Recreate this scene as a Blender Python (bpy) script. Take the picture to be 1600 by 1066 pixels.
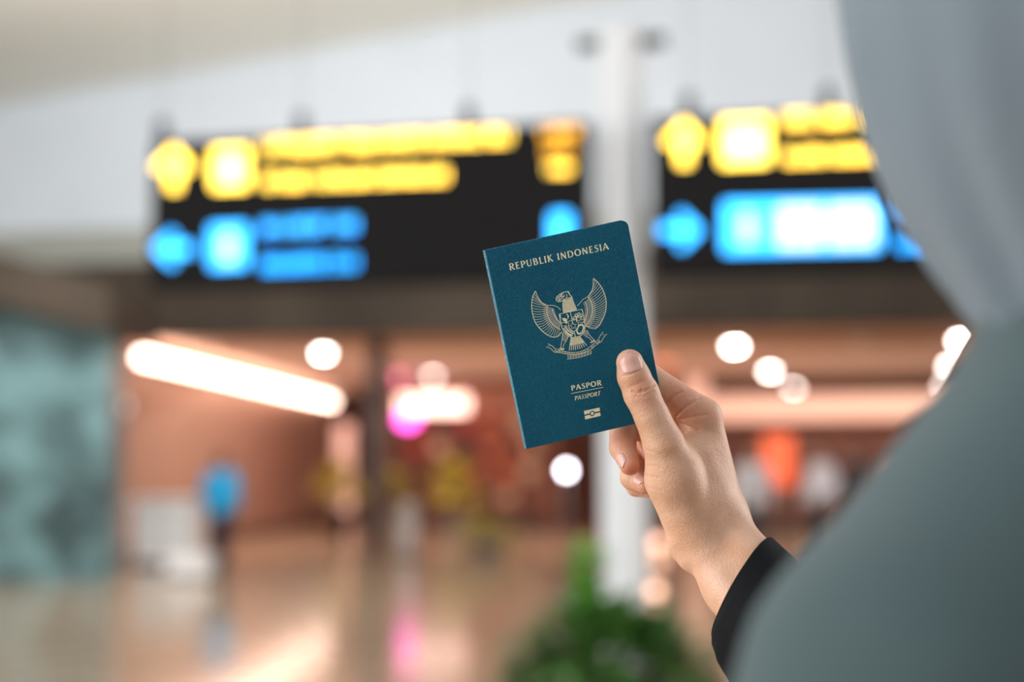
import bpy, bmesh, math, random
import numpy as np
from mathutils import Vector, Matrix

for o in list(bpy.data.objects):
    bpy.data.objects.remove(o, do_unlink=True)
SC = bpy.context.scene
COL = SC.collection
PI = math.pi
random.seed(7)
RNG = np.random.default_rng(11)

# ------------------------------------------------------------------ camera
F = 50.0 / 36.0 * 1600.0                      # focal length in pixels of the 1600x1066 frame
HORIZON = 730.0
PITCH = math.atan((HORIZON - 533.0) / F)
CAM = Vector((0, 0, 1.35))
RIGHT = Vector((1, 0, 0))
FWD = Vector((0, math.cos(PITCH), math.sin(PITCH)))
UP = Vector((0, -math.sin(PITCH), math.cos(PITCH)))
cam_data = bpy.data.cameras.new('camera')
cam_data.lens = 50.0
cam_data.sensor_width = 36.0
cam_data.clip_start = 0.02
cam_data.clip_end = 200
cam_data.dof.use_dof = True
cam_data.dof.focus_distance = 0.848
cam_data.dof.aperture_fstop = 2.6
cam = bpy.data.objects.new('camera', cam_data)
cam.location = CAM
cam.rotation_euler = (PI / 2 + PITCH, 0, 0)
COL.objects.link(cam)
SC.camera = cam

# ------------------------------------------------------------------ world, lamps, exposure
SC.view_settings.view_transform = 'Standard'
SC.view_settings.look = 'None'
SC.view_settings.exposure = 0.0
SC.view_settings.gamma = 1.0
SC.view_settings.use_curve_mapping = False
world = bpy.data.worlds.new('daylight')
SC.world = world
world.use_nodes = True
wb = world.node_tree.nodes['Background']
wb.inputs['Color'].default_value = (0.86, 0.93, 1.0, 1)      # overcast daylight entering the open hall
wb.inputs['Strength'].default_value = 0.85


def area_lamp(name, loc, target, size, size_y, power, color):
    d = bpy.data.lights.new(name, 'AREA')
    d.shape = 'RECTANGLE'
    d.size, d.size_y, d.energy, d.color = size, size_y, power, color
    o = bpy.data.objects.new(name, d)
    o.location = loc
    o.rotation_euler = (Vector(target) - Vector(loc)).to_track_quat('-Z', 'Y').to_euler()
    COL.objects.link(o)
    return o


# tall side glazing of the hall, to the left of and slightly behind the photographer
area_lamp('window_daylight', (-7.0, -0.6, 3.05), (0.2, 0.9, 1.6), 7.0, 6.0, 740, (0.93, 0.97, 1.0))
# unseen lamp added under the hall ceiling to brighten the white upper wall
area_lamp('upper_wall_fill', (0.0, 12.5, 6.1), (0.0, 20.0, 5.8), 16.0, 0.8, 60, (0.95, 0.97, 1.0))
area_lamp('hall_ceiling_fill', (-4.5, 11.3, 5.7), (-4.5, 14.0, 8.6), 16.0, 0.8, 760, (0.97, 1.0, 0.98))  # another added off-view lamp, lifting the brightness of the hall ceiling
# added unseen fills: a rim from the right for the hand, one for the counter
area_lamp('right_rim_fill', (6.5, 3.5, 2.9), (0.0, 0.9, 1.6), 5.0, 5.0, 300, (1.0, 0.97, 0.94))
area_lamp('counter_fill', (-3.0, 13.0, 6.0), (-4.9, 19.0, 0.6), 2.0, 2.0, 180, (1.0, 0.97, 0.95))
# warm ceiling lighting inside the shop zone
area_lamp('shop_light', (1.5, 27.5, 3.12), (1.5, 28.0, 0.0), 14.0, 13.0, 900, (1.0, 0.84, 0.72))


area_lamp('soffit_fill', (2.0, 26.5, 2.7), (2.0, 26.6, 3.3), 13.0, 8.0, 130, (1.0, 0.84, 0.74))  # added and unseen: brightens the brown shop ceiling from below

# ------------------------------------------------------------------ helpers
def lin(c):
    return tuple((v / 255 / 12.92) if v / 255 <= 0.04045 else (((v / 255) + 0.055) / 1.055) ** 2.4 for v in c)


def at(px, py, d):
    return CAM + RIGHT * ((px - 800) / F * d) + UP * ((533 - py) / F * d) + FWD * d


def aty(px, py, y):
    v = RIGHT * ((px - 800) / F) + UP * ((533 - py) / F) + FWD
    return CAM + v * (y / v.y)


def on_plane(px, py, o, n):
    v = RIGHT * ((px - 800) / F) + UP * ((533 - py) / F) + FWD
    return CAM + v * ((Vector(o) - CAM).dot(n) / v.dot(n))


def mat(name, rgb, rough=0.6, var=0.06, scale=8.0, bump=0.0, bscale=60.0, metal=0.0, spec=0.5, emit=None, estr=0.0, sheen=0.0, edge=0.2):
    m = bpy.data.materials.new(name)
    m.use_nodes = True
    nt = m.node_tree
    b = nt.nodes['Principled BSDF']
    base = lin(rgb) if max(rgb) > 1 else rgb
    tc = nt.nodes.new('ShaderNodeTexCoord')
    nz = nt.nodes.new('ShaderNodeTexNoise')
    nz.inputs['Scale'].default_value = scale
    nz.inputs['Detail'].default_value = 4
    nt.links.new(tc.outputs['Object'], nz.inputs['Vector'])
    rp = nt.nodes.new('ShaderNodeValToRGB')
    rp.color_ramp.elements[0].position = 0.5 - edge
    rp.color_ramp.elements[1].position = 0.5 + edge
    rp.color_ramp.elements[0].color = tuple(v * (1 - var) for v in base) + (1,)
    rp.color_ramp.elements[1].color = tuple(min(1, v * (1 + var)) for v in base) + (1,)
    nt.links.new(nz.outputs['Fac'], rp.inputs['Fac'])
    nt.links.new(rp.outputs['Color'], b.inputs['Base Color'])
    b.inputs['Roughness'].default_value = rough
    b.inputs['Metallic'].default_value = metal
    b.inputs['Specular IOR Level'].default_value = spec
    if sheen:
        b.inputs['Sheen Weight'].default_value = sheen
    if emit is not None:
        b.inputs['Emission Color'].default_value = (lin(emit) if max(emit) > 1 else emit) + (1,)
        b.inputs['Emission Strength'].default_value = estr
    if bump:
        bz = nt.nodes.new('ShaderNodeTexNoise')
        bz.inputs['Scale'].default_value = bscale
        bz.inputs['Detail'].default_value = 3
        nt.links.new(tc.outputs['Object'], bz.inputs['Vector'])
        bp = nt.nodes.new('ShaderNodeBump')
        bp.inputs['Strength'].default_value = bump
        bp.inputs['Distance'].default_value = 0.002
        nt.links.new(bz.outputs['Fac'], bp.inputs['Height'])
        nt.links.new(bp.outputs['Normal'], b.inputs['Normal'])
    return m


def link(name, me, m=None, parent=None, smooth=False):
    o = bpy.data.objects.new(name, me)
    COL.objects.link(o)
    if m is not None:
        me.materials.append(m)
    if smooth:
        me.polygons.foreach_set('use_smooth', [True] * len(me.polygons))
    if parent is not None:
        o.parent = parent
        if parent.type == 'EMPTY':                      # things' empties stand unrotated while they are built
            o.matrix_parent_inverse = Matrix.Translation(-parent.location)
    return o


def mesh_obj(name, verts, faces, m=None, parent=None, smooth=False):
    me = bpy.data.meshes.new(name)
    me.from_pydata([tuple(v) for v in verts], [], [tuple(f) for f in faces])
    me.update()
    return link(name, me, m, parent, smooth)


def bm_obj(name, bm, m=None, parent=None, smooth=False):
    me = bpy.data.meshes.new(name)
    bm.normal_update()
    bm.to_mesh(me)
    bm.free()
    return link(name, me, m, parent, smooth)


def tag(o, label=None, cat=None, group=None, kind=None):
    if label: o['label'] = label
    if cat: o['category'] = cat
    if group: o['group'] = group
    if kind: o['kind'] = kind
    return o


def thing(name, label, cat, loc=(0, 0, 0), group=None):
    o = bpy.data.objects.new(name, None)
    o.empty_display_size = 0.1
    o.location = loc
    COL.objects.link(o)
    return tag(o, label, cat, group)


def add_box(bm, c, s, rotz=0.0, bevel=0.0, M=None):
    r = bmesh.ops.create_cube(bm, size=1.0)
    vs = r['verts']
    bmesh.ops.scale(bm, vec=s, verts=vs)
    if bevel:
        es = list({e for v in vs for e in v.link_edges})
        rb = bmesh.ops.bevel(bm, geom=es, offset=bevel, segments=2, affect='EDGES', profile=0.5)
        vs = list({v for f in rb['faces'] for v in f.verts} | {v for v in vs if v.is_valid})
    mt = M if M is not None else Matrix.Translation(c) @ Matrix.Rotation(rotz, 4, 'Z')
    bmesh.ops.transform(bm, matrix=mt, verts=vs)
    return vs


def box(name, c, s, m, parent=None, rotz=0.0, bevel=0.0, M=None):
    bm = bmesh.new()
    add_box(bm, c, s, rotz, bevel, M)
    return bm_obj(name, bm, m, parent)


def add_lathe(bm, prof, c, seg=24, axis=Vector((0, 0, 1))):
    q = axis.to_track_quat('Z', 'Y').to_matrix()
    rings = []
    for r, z in prof:
        rings.append([bm.verts.new(Vector(c) + q @ Vector((r * math.cos(2 * PI * k / seg), r * math.sin(2 * PI * k / seg), z))) for k in range(seg)])
    for a, b in zip(rings, rings[1:]):
        for k in range(seg):
            bm.faces.new((a[k], a[(k + 1) % seg], b[(k + 1) % seg], b[k]))
    bm.faces.new(list(reversed(rings[0])))
    bm.faces.new(rings[-1])


def lathe(name, prof, c, m, parent=None, seg=24, axis=Vector((0, 0, 1))):
    bm = bmesh.new()
    add_lathe(bm, prof, c, seg, axis)
    return bm_obj(name, bm, m, parent, True)


def add_tube(bm, pts, rad, seg=10):
    pts = [Vector(p) for p in pts]
    rads = rad if isinstance(rad, (list, tuple)) else [rad] * len(pts)
    rings = []
    for i, p in enumerate(pts):
        d = (pts[min(i + 1, len(pts) - 1)] - pts[max(i - 1, 0)]).normalized()
        q = d.to_track_quat('Z', 'Y').to_matrix()
        rings.append([bm.verts.new(p + q @ Vector((rads[i] * math.cos(2 * PI * k / seg), rads[i] * math.sin(2 * PI * k / seg), 0))) for k in range(seg)])
    for a, b in zip(rings, rings[1:]):
        for k in range(seg):
            bm.faces.new((a[k], a[(k + 1) % seg], b[(k + 1) % seg], b[k]))
    bm.faces.new(list(reversed(rings[0])))
    bm.faces.new(rings[-1])


def tube(name, pts, rad, m, parent=None, seg=10):
    bm = bmesh.new()
    add_tube(bm, pts, rad, seg)
    return bm_obj(name, bm, m, parent, True)


# ------------------------------------------------------------------ implicit modelling (smooth unions meshed by surface nets)
def cone_sdf(P, a, b, ra, rb):
    ba = [b[i] - a[i] for i in range(3)]
    l2 = sum(v * v for v in ba) + 1e-12
    pa = [P[i] - a[i] for i in range(3)]
    t = np.clip((pa[0] * ba[0] + pa[1] * ba[1] + pa[2] * ba[2]) / l2, 0, 1)
    d = np.sqrt((pa[0] - ba[0] * t) ** 2 + (pa[1] - ba[1] * t) ** 2 + (pa[2] - ba[2] * t) ** 2)
    return d - (ra + (rb - ra) * t)


def ell_sdf(P, c, r, R):
    q = [P[i] - c[i] for i in range(3)]
    L = [q[0] * R[k][0] + q[1] * R[k][1] + q[2] * R[k][2] for k in range(3)]
    k0 = np.sqrt(sum((L[k] / r[k]) ** 2 for k in range(3))) + 1e-9
    k1 = np.sqrt(sum((L[k] / r[k] ** 2) ** 2 for k in range(3))) + 1e-9
    return k0 * (k0 - 1) / k1


def smin(a, b, k):
    h = np.clip(0.5 + 0.5 * (a - b) / k, 0, 1)
    return a * (1 - h) + b * h - k * h * (1 - h)


IDR = ((1, 0, 0), (0, 1, 0), (0, 0, 1))


class Solid:
    def __init__(self):
        self.p = []

    def cone(self, a, b, ra, rb, k):
        self.p.append(('c', tuple(a), tuple(b), ra, rb, k)); return self

    def ell(self, c, r, k, R=IDR):
        self.p.append(('e', tuple(c), tuple(r), R, 0, k)); return self

    def cut(self, c, r, k, R=IDR):
        self.p.append(('x', tuple(c), tuple(r), R, 0, k)); return self

    def ev(self, q, P):
        return cone_sdf(P, q[1], q[2], q[3], q[4]) if q[0] == 'c' else ell_sdf(P, q[1], q[2], q[3])

    def point(self, pt):
        P = [np.array([v], dtype=np.float64) for v in pt]
        D = np.array([1e6])
        for q in self.p:
            D = smin(D, self.ev(q, P), q[5]) if q[0] != 'x' else -smin(-D, self.ev(q, P), q[5])
        return float(D[0])

    def bounds(self, q):
        if q[0] == 'c':
            r = max(q[3], q[4])
            a, b = np.array(q[1]), np.array(q[2])
            return np.minimum(a, b) - r, np.maximum(a, b) + r
        r = max(q[2])
        return np.array(q[1]) - r, np.array(q[1]) + r

    def mesh(self, h, lo=None, hi=None, smooth=2, warp=None):
        bs = [self.bounds(q) for q in self.p if q[0] != 'x']
        if lo is None: lo = np.min([b[0] for b in bs], 0) - 3 * h
        if hi is None: hi = np.max([b[1] for b in bs], 0) + 3 * h
        n = np.ceil((np.array(hi) - lo) / h).astype(int) + 1
        ax = [(lo[i] + h * np.arange(n[i])).astype(np.float32) for i in range(3)]
        D = np.full(tuple(n), 50 * h, dtype=np.float32)
        for q in self.p:
            b = self.bounds(q)
            mg = q[5] + 3 * h
            s = []
            for i in range(3):
                i0 = max(0, int((b[0][i] - mg - lo[i]) / h)); i1 = min(n[i], int((b[1][i] + mg - lo[i]) / h) + 2)
                s.append(slice(i0, max(i0, i1)))
            s = tuple(s)
            P = [ax[0][s[0]][:, None, None], ax[1][s[1]][None, :, None], ax[2][s[2]][None, None, :]]
            if D[s].size == 0: continue
            d = self.ev(q, P).astype(np.float32)
            D[s] = smin(D[s], d, q[5]) if q[0] != 'x' else -smin(-D[s], d, q[5])
        if warp is not None:
            D = D + warp(ax[0][:, None, None], ax[1][None, :, None], ax[2][None, None, :])
        v, f = surface_nets(D)
        v = v * h + np.array(lo)
        return laplace(v, f, smooth), f


def surface_nets(D):
    neg = D < 0
    nx, ny, nz = D.shape
    cnt = np.zeros((nx - 1, ny - 1, nz - 1), np.int8)
    cor = [(i, j, k) for i in (0, 1) for j in (0, 1) for k in (0, 1)]
    for i, j, k in cor:
        cnt += neg[i:nx - 1 + i, j:ny - 1 + j, k:nz - 1 + k]
    act = (cnt > 0) & (cnt < 8)
    idx = np.full(act.shape, -1, np.int64)
    c = np.argwhere(act)
    idx[act] = np.arange(len(c))
    pos = np.zeros((len(c), 3)); num = np.zeros(len(c))
    for a in cor:
        for axis in range(3):
            if a[axis] == 1: continue
            b = list(a); b[axis] = 1
            da = D[c[:, 0] + a[0], c[:, 1] + a[1], c[:, 2] + a[2]].astype(np.float64)
            db = D[c[:, 0] + b[0], c[:, 1] + b[1], c[:, 2] + b[2]].astype(np.float64)
            mk = (da < 0) != (db < 0)
            t = np.where(mk, da / np.where(mk, da - db, 1), 0)
            p = np.array(a, float)[None, :] + t[:, None] * (np.array(b) - np.array(a))[None, :]
            pos[mk] += p[mk]; num[mk] += 1
    v = c + pos / num[:, None]
    faces = []
    for axis in range(3):
        sl0 = [slice(1, -1)] * 3; sl1 = [slice(1, -1)] * 3
        sl0[axis] = slice(0, -1); sl1[axis] = slice(1, None)
        n0 = neg[tuple(sl0)]; ch = n0 != neg[tuple(sl1)]
        e = np.argwhere(ch)
        off = np.array([1, 1, 1]); off[axis] = 0
        g = e + off
        u, w = [(1, 2), (2, 0), (0, 1)][axis]
        def cell(du, dw):
            q = g.copy(); q[:, u] += du; q[:, w] += dw
            return idx[q[:, 0], q[:, 1], q[:, 2]]
        quad = np.stack([cell(-1, -1), cell(0, -1), cell(0, 0), cell(-1, 0)], 1)
        flip = ~n0[ch]
        quad[flip] = quad[flip][:, ::-1]
        faces.append(quad)
    return v, np.concatenate(faces)


def laplace(v, f, it, lam=0.5):
    if it == 0: return v
    e = np.concatenate([f[:, [0, 1]], f[:, [1, 2]], f[:, [2, 3]], f[:, [3, 0]]])
    n = len(v)
    deg = np.bincount(e[:, 0], minlength=n) + np.bincount(e[:, 1], minlength=n)
    deg = np.maximum(deg, 1)
    for _ in range(it):
        s = np.stack([np.bincount(e[:, 0], v[e[:, 1], i], n) + np.bincount(e[:, 1], v[e[:, 0], i], n) for i in range(3)], 1)
        v = v + lam * (s / deg[:, None] - v)
    return v


def vnormals(v, f):
    nrm = np.cross(v[f[:, 2]] - v[f[:, 0]], v[f[:, 3]] - v[f[:, 1]])
    out = np.zeros_like(v)
    for i in range(4):
        for k in range(3):
            out[:, k] += np.bincount(f[:, i], nrm[:, k], len(v))
    return out / (np.linalg.norm(out, axis=1, keepdims=True) + 1e-12)


def np_obj(name, v, f, m, parent=None):
    me = bpy.data.meshes.new(name)
    me.vertices.add(len(v)); me.vertices.foreach_set('co', np.asarray(v, np.float32).ravel())
    f = np.asarray(f)
    me.loops.add(f.size); me.loops.foreach_set('vertex_index', f.ravel().astype(np.int32))
    me.polygons.add(len(f))
    me.polygons.foreach_set('loop_start', np.arange(0, f.size, f.shape[1], dtype=np.int32))
    me.update(calc_edges=True)
    me.validate()
    return link(name, me, m, parent, True)



# ------------------------------------------------------------------ the hall (setting)
def zplane(px, py, z):
    v = RIGHT * ((px - 800) / F) + UP * ((533 - py) / F) + FWD
    return CAM + v * ((z - CAM.z) / v.z)


def ground(px, py):
    return zplane(px, py, 0.0)


TH = math.radians(12)
E1 = Vector((math.cos(TH), -math.sin(TH), 0))
E2 = Vector((math.sin(TH), math.cos(TH), 0))
FO = Vector((0, 20, 0))                                   # a point of the fascia plane


def hall(a, b, z=0.0):
    return FO + E1 * a + E2 * b + Vector((0, 0, z))


m_floor = mat('polished_stone_floor', (168, 144, 120), rough=0.12, var=0.10, scale=0.7, spec=0.3)
m_white = mat('white_wall_paint', (202, 207, 214), rough=0.8, var=0.03, scale=0.9)
m_ceil = mat('warm_white_ceiling', (240, 240, 232), rough=0.9, var=0.02, scale=0.5)
m_fascia = mat('dark_brown_fascia', (66, 56, 47), rough=0.7, var=0.3, scale=0.7, spec=0.2)
m_grey = mat('grey_ledge_paint', (150, 150, 142), rough=0.7, var=0.05)
m_soffit = mat('brown_shop_ceiling', (196, 162, 142), rough=0.7, var=0.05, scale=0.6)
m_shopwall = mat('brown_shop_wall', (164, 128, 111), rough=0.7, var=0.05, scale=0.6)
m_backwall = mat('dark_red_brown_wall', (146, 102, 86), rough=0.7, var=0.25, scale=1.2)
m_teal = mat('teal_marble', (94, 124, 126), rough=0.35, var=0.6, scale=1.5, edge=0.1)

box('floor', (1, 19, -0.05), (44, 52, 0.1), m_floor)['kind'] = 'structure'
box('wall_back', hall(0, 0.25, 6.96), (44, 0.4, 4.1), m_white, rotz=-TH)['kind'] = 'structure'
box('trim_1', hall(0, 0.0, 3.82), (44, 0.5, 1.14), m_fascia, rotz=-TH)['kind'] = 'structure'
box('trim_2', hall(0, 0.05, 4.65), (44, 0.5, 0.52), m_grey, rotz=-TH)['kind'] = 'structure'
box('ceiling', hall(0, 9.0, 3.35), (44, 18.0, 0.2), m_soffit, rotz=-TH)['kind'] = 'structure'
box('wall_far', hall(0, 17.2, 1.62), (44, 0.3, 3.26), m_backwall, rotz=-TH)['kind'] = 'structure'

# sloping white hall ceiling: its edge on the upper wall rises to the right
ca, cb = on_plane(0, 165, FO, E2), on_plane(800, 20, FO, E2)
dz = (cb.z - ca.z) / (cb - ca).dot(E1)
cz = ca.z + dz * (0 - (ca - FO).dot(E1))
vs = []
for t in (0.0, 0.25):
    for a, b in ((-16, 0.05), (9, 0.05), (9, -12), (-16, -12)):
        vs.append(hall(a, b, cz + dz * a + t))
mesh_obj('ceiling', vs, [(0, 1, 2, 3), (7, 6, 5, 4), (0, 4, 5, 1), (1, 5, 6, 2), (2, 6, 7, 3), (3, 7, 4, 0)], m_ceil)['kind'] = 'structure'


def prism(name, pts, z0, z1, m):
    n = len(pts)
    v = [Vector((p[0], p[1], z0)) for p in pts] + [Vector((p[0], p[1], z1)) for p in pts]
    f = [tuple(reversed(range(n))), tuple(range(n, 2 * n))] + [(i, (i + 1) % n, n + (i + 1) % n, n + i) for i in range(n)]
    return tag(mesh_obj(name, v, f, m), kind='structure')


def sloped(name, pts, zb_, zt, m):
    n = len(pts)
    v = [Vector((p[0], p[1], q)) for p, q in zip(pts, zb_)] + [Vector((p[0], p[1], q)) for p, q in zip(pts, zt)]
    f = [tuple(reversed(range(n))), tuple(range(n, 2 * n))] + [(i, (i + 1) % n, n + (i + 1) % n, n + i) for i in range(n)]
    return tag(mesh_obj(name, v, f, m), kind='structure')


# marble wall whose top, and the dark beam along it, climb to the left
sloped('wall_left', [(-9.5, 15.6), (-4.85, 17.1), (-4.95, 18.2), (-9.5, 16.8)], (0, 0, 0, 0), (4.35, 3.2, 3.2, 4.35), m_teal)
sloped('trim_3', [(-9.5, 15.0), (-4.72, 16.6), (-4.76, 19.0), (-9.5, 17.6)], (4.08, 2.93, 2.93, 4.08), (4.75, 3.5, 3.5, 4.75), m_fascia)
g0 = Vector((-5.95, 20.6, 0)); g1 = Vector((-4.45, 37.2, 0))
wd = (g1 - g0).normalized(); wn = Vector((wd.y, -wd.x, 0))
prism('wall_side', [g0, g1, g1 - wn * 0.3, g0 - wn * 0.3], 0, 3.25, m_shopwall)
bp0, bp1 = g0 + wn * 0.012, g1 + wn * 0.012
prism('baseboard_side', [g0 + wn * 0.02, g1 + wn * 0.02, g1 + wn * 0.001, g0 + wn * 0.001], 0, 0.14, mat('dark_baseboard', (84, 58, 46)))

# ------------------------------------------------------------------ light fittings
m_steel = mat('brushed_steel', (150, 150, 150), rough=0.35, metal=0.8)
m_rim = mat('lamp_rim_white', (225, 215, 205), rough=0.5)
m_warm = mat('warm_lamp_glass', (255, 240, 225), emit=(1.0, 0.86, 0.76), estr=70.0)
m_cove = mat('cove_light_diffuser', (255, 240, 230), emit=(1.0, 0.72, 0.58), estr=14.0)
cl0 = zplane(222, 558, 3.0); cl1 = zplane(518, 628, 3.0)
t = thing('cove_light', 'long warm glowing light strip running along the top of the brown shop wall', 'light', (cl0 + cl1) / 2)
tube('diffuser', [cl0, cl1], 0.085, m_cove, t, 10)
dr = (cl1 - cl0).normalized(); dn = Vector((dr.y, -dr.x, 0))
box('housing', (cl0 + cl1) / 2 - dn * 0.13, ((cl1 - cl0).length, 0.12, 0.16), m_rim, t, rotz=math.atan2(dr.y, dr.x), bevel=0.01)
ROW = 'round downlights in the shop ceiling'
dls = [(505, 553, 'bright round downlight alone above the end of the glowing light strip', 1.0),
       (676, 588, 'faint round downlight above the pink lit shop sign', 0.28),
       (782, 612, 'round downlight close beside the passport spine', 0.36),
       (1148, 542, 'largest round downlight of the receding row just right of the hand', 1.4),
       (1203, 581, 'second nearest round downlight of the receding row right of the hand', 0.75),
       (1240, 607, 'third round downlight of the receding row right of the hand', 0.36),
       (1273, 628, 'farthest and dimmest round downlight of the row right of the hand', 0.16),
       (1503, 533, 'bright round downlight nearest above the grey shoulder', 1.4),
       (1485, 572, 'middle round downlight in the row cut by the grey shoulder', 0.7),
       (1476, 602, 'farthest round downlight in the row cut by the grey shoulder', 0.35)]
for i, (px, py, lb, k) in enumerate(dls):
    p = zplane(px, py, 3.22)
    t = thing('downlight', lb, 'light', (p.x, p.y, 3.25), ROW)
    r = 0.10
    lathe('rim', [(r + 0.035, 0), (r + 0.035, -0.012), (r, -0.016), (r, 0)], (p.x, p.y, 3.25), m_rim, t, 20)
    mm = mat('downlight_glass', (255, 240, 230), emit=(1.0, 0.84, 0.76), estr=46.0 * k * (p.y / 22.0))
    lathe('lens', [(r * 0.98, -0.012), (r * 0.9, -0.035), (r * 0.6, -0.055), (0.01, -0.062)], (p.x, p.y, 3.25), mm, t, 20)
p = zplane(1345, 537, 3.2)
t = thing('smoke_detector', 'small pale grey smoke detector on the brown shop ceiling', 'detector', (p.x, p.y, 3.25))
lathe('base', [(0.16, 0), (0.16, -0.03), (0.12, -0.045)], (p.x, p.y, 3.25), m_rim, t)
lathe('chamber', [(0.09, -0.04), (0.09, -0.09), (0.05, -0.11)], (p.x, p.y, 3.25), m_rim, t)
p = g0 + wd * 0.45 + wn * 0.03
p.z = 1.35 + p.y * (730 - 635) / F
t = thing('wall_lamp', 'small round dim white lamp on the brown wall beside the teal marble', 'light', p)
lathe('backplate', [(0.10, 0), (0.10, 0.03), (0.08, 0.04)], p - wn * 0.02, m_rim, t, axis=wn)
lathe('globe', [(0.06, 0.02), (0.11, 0.07), (0.12, 0.12), (0.09, 0.18), (0.02, 0.21)], p - wn * 0.02, mat('dim_lamp_glass', (215, 205, 200), emit=(1, 0.95, 0.9), estr=2.0), t, axis=wn)

# ------------------------------------------------------------------ the two hanging direction signs
m_case = mat('black_sign_casing', (24, 23, 22), rough=0.7, var=0.05, spec=0.15)
m_face = mat('black_sign_face', (26, 24, 23), rough=0.7, var=0.05, spec=0.12)
m_bracket = mat('dark_bracket_metal', (70, 70, 72), rough=0.4, metal=0.6)
m_yel = mat('yellow_lit_print', (255, 205, 60), emit=(1.0, 0.64, 0.08), estr=5.6)
m_yelc = mat('pale_yellow_lit_print', (255, 235, 140), emit=(1.0, 0.86, 0.45), estr=4.0)
m_ydim = mat('amber_lit_print', (235, 165, 30), emit=(1.0, 0.46, 0.03), estr=3.0)
m_blue = mat('blue_lit_print', (40, 160, 255), emit=(0.03, 0.42, 1.0), estr=3.6)
m_bluw = mat('pale_blue_lit_print', (200, 235, 255), emit=(0.62, 0.88, 1.0), estr=1.7)
m_blud = mat('deep_blue_lit_print', (20, 110, 230), emit=(0.012, 0.42, 1.0), estr=3.6)
TS = math.radians(11)
S1 = Vector((math.cos(TS), -math.sin(TS), 0)); S2 = Vector((math.sin(TS), math.cos(TS), 0))
SO = Vector((-2.26, 8.9, 0))


def sp(px, py, lift=0.0):
    return on_plane(px, py, SO, S2) - S2 * lift


def flat_print(name, polys, m, parent, lift=0.0025):
    """polygons of the sign's lit artwork, a thin film on the sign face"""
    v, f = [], []
    for pl in polys:
        b = len(v); n = len(pl)
        P = [sp(x, y, 0.0) for x, y in pl]
        v += [p - S2 * lift for p in P] + P
        nn = (P[1] - P[0]).cross(P[2] - P[0])
        top = list(range(b, b + n))
        if nn.dot(S2) > 0: top.reverse()
        f.append(tuple(top))
        for i in range(n):
            f.append((b + i, b + (i + 1) % n, b + n + (i + 1) % n, b + n + i))
    o = mesh_obj(name, v, f, m, parent)
    if 'text_line' in name: o['kind'] = 'stuff'          # strokes far too small to pick apart
    return o


def rrect(x0, y0, x1, y1, sl=-0.045, r=6):
    out = []
    for cx, cy, a0 in ((x1 - r, y0 + r, -90), (x1 - r, y1 - r, 0), (x0 + r, y1 - r, 90), (x0 + r, y0 + r, 180)):
        for k in range(5):
            a = math.radians(a0 + 22.5 * k)
            x, y = cx + r * math.cos(a), cy + r * math.sin(a)
            out.append((x, y + sl * (x - (x0 + x1) / 2)))
    return out


def glyph_row(x0, y0, x1, y1, h, rnd, fill=0.62):
    """unreadable run of letter-like strokes, as the blurred row shows"""
    out = []
    x = x0
    word = rnd.randint(4, 9)
    while x < x1 - 0.3 * h:
        w = h * rnd.choice((0.28, 0.55, 0.55, 0.62))
        w = min(w, x1 - x)
        yc = y0 + (y1 - y0) * (x - x0) / (x1 - x0)
        st = 0.22 * h
        bar = lambda a, b, c, d: out.append([(a, c), (b, c), (b, d), (a, d)])
        bar(x, x + st, yc - h / 2, yc + h / 2)
        if w > 0.4 * h:
            if rnd.random() < 0.6: bar(x + w - st, x + w, yc - h / 2, yc + h / 2)
            k = rnd.choice((-0.5, -0.11, 0.28))
            bar(x + st, x + w, yc + k * h, yc + (k + 0.22) * h)
            if rnd.random() < 0.6: bar(x + st, x + w, yc + 0.28 * h, yc + 0.5 * h)
        x += w + 0.16 * h
        word -= 1
        if word == 0:
            x += 0.35 * h
            word = rnd.randint(4, 9)
    return out


def arrow(cx, cy, s, d):
    """chunky arrow; d is its direction"""
    base = [(0, -1), (0.92, -0.05), (0.62, 0.22), (0.26, -0.12), (0.26, 1), (-0.26, 1), (-0.26, -0.12), (-0.62, 0.22), (-0.92, -0.05)]
    R = {'up': lambda x, y: (x, y), 'left': lambda x, y: (y, -x), 'right': lambda x, y: (-y, x)}[d]
    return [(cx + s * R(x, y)[0], cy + s * R(x, y)[1]) for x, y in base]


def tri_fan_arrow(cx, cy, s, d):
    a = arrow(cx, cy, s, d)
    return [[a[0], a[1], a[2], a[3], a[6], a[7], a[8]], [a[3], a[4], a[5], a[6]]]


def person_icon(cx, cy, s):
    head = [(cx + 0.22 * s * math.cos(k * PI / 5), cy - 0.62 * s + 0.22 * s * math.sin(k * PI / 5)) for k in range(10)]
    return [head, [(cx - 0.42 * s, cy - 0.32 * s), (cx + 0.42 * s, cy - 0.32 * s), (cx + 0.34 * s, cy + 0.3 * s), (cx - 0.34 * s, cy + 0.3 * s)],
            [(cx - 0.28 * s, cy + 0.3 * s), (cx - 0.04 * s, cy + 0.3 * s), (cx - 0.06 * s, cy + 0.95 * s), (cx - 0.28 * s, cy + 0.95 * s)],
            [(cx + 0.04 * s, cy + 0.3 * s), (cx + 0.28 * s, cy + 0.3 * s), (cx + 0.28 * s, cy + 0.95 * s), (cx + 0.06 * s, cy + 0.95 * s)]]


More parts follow.
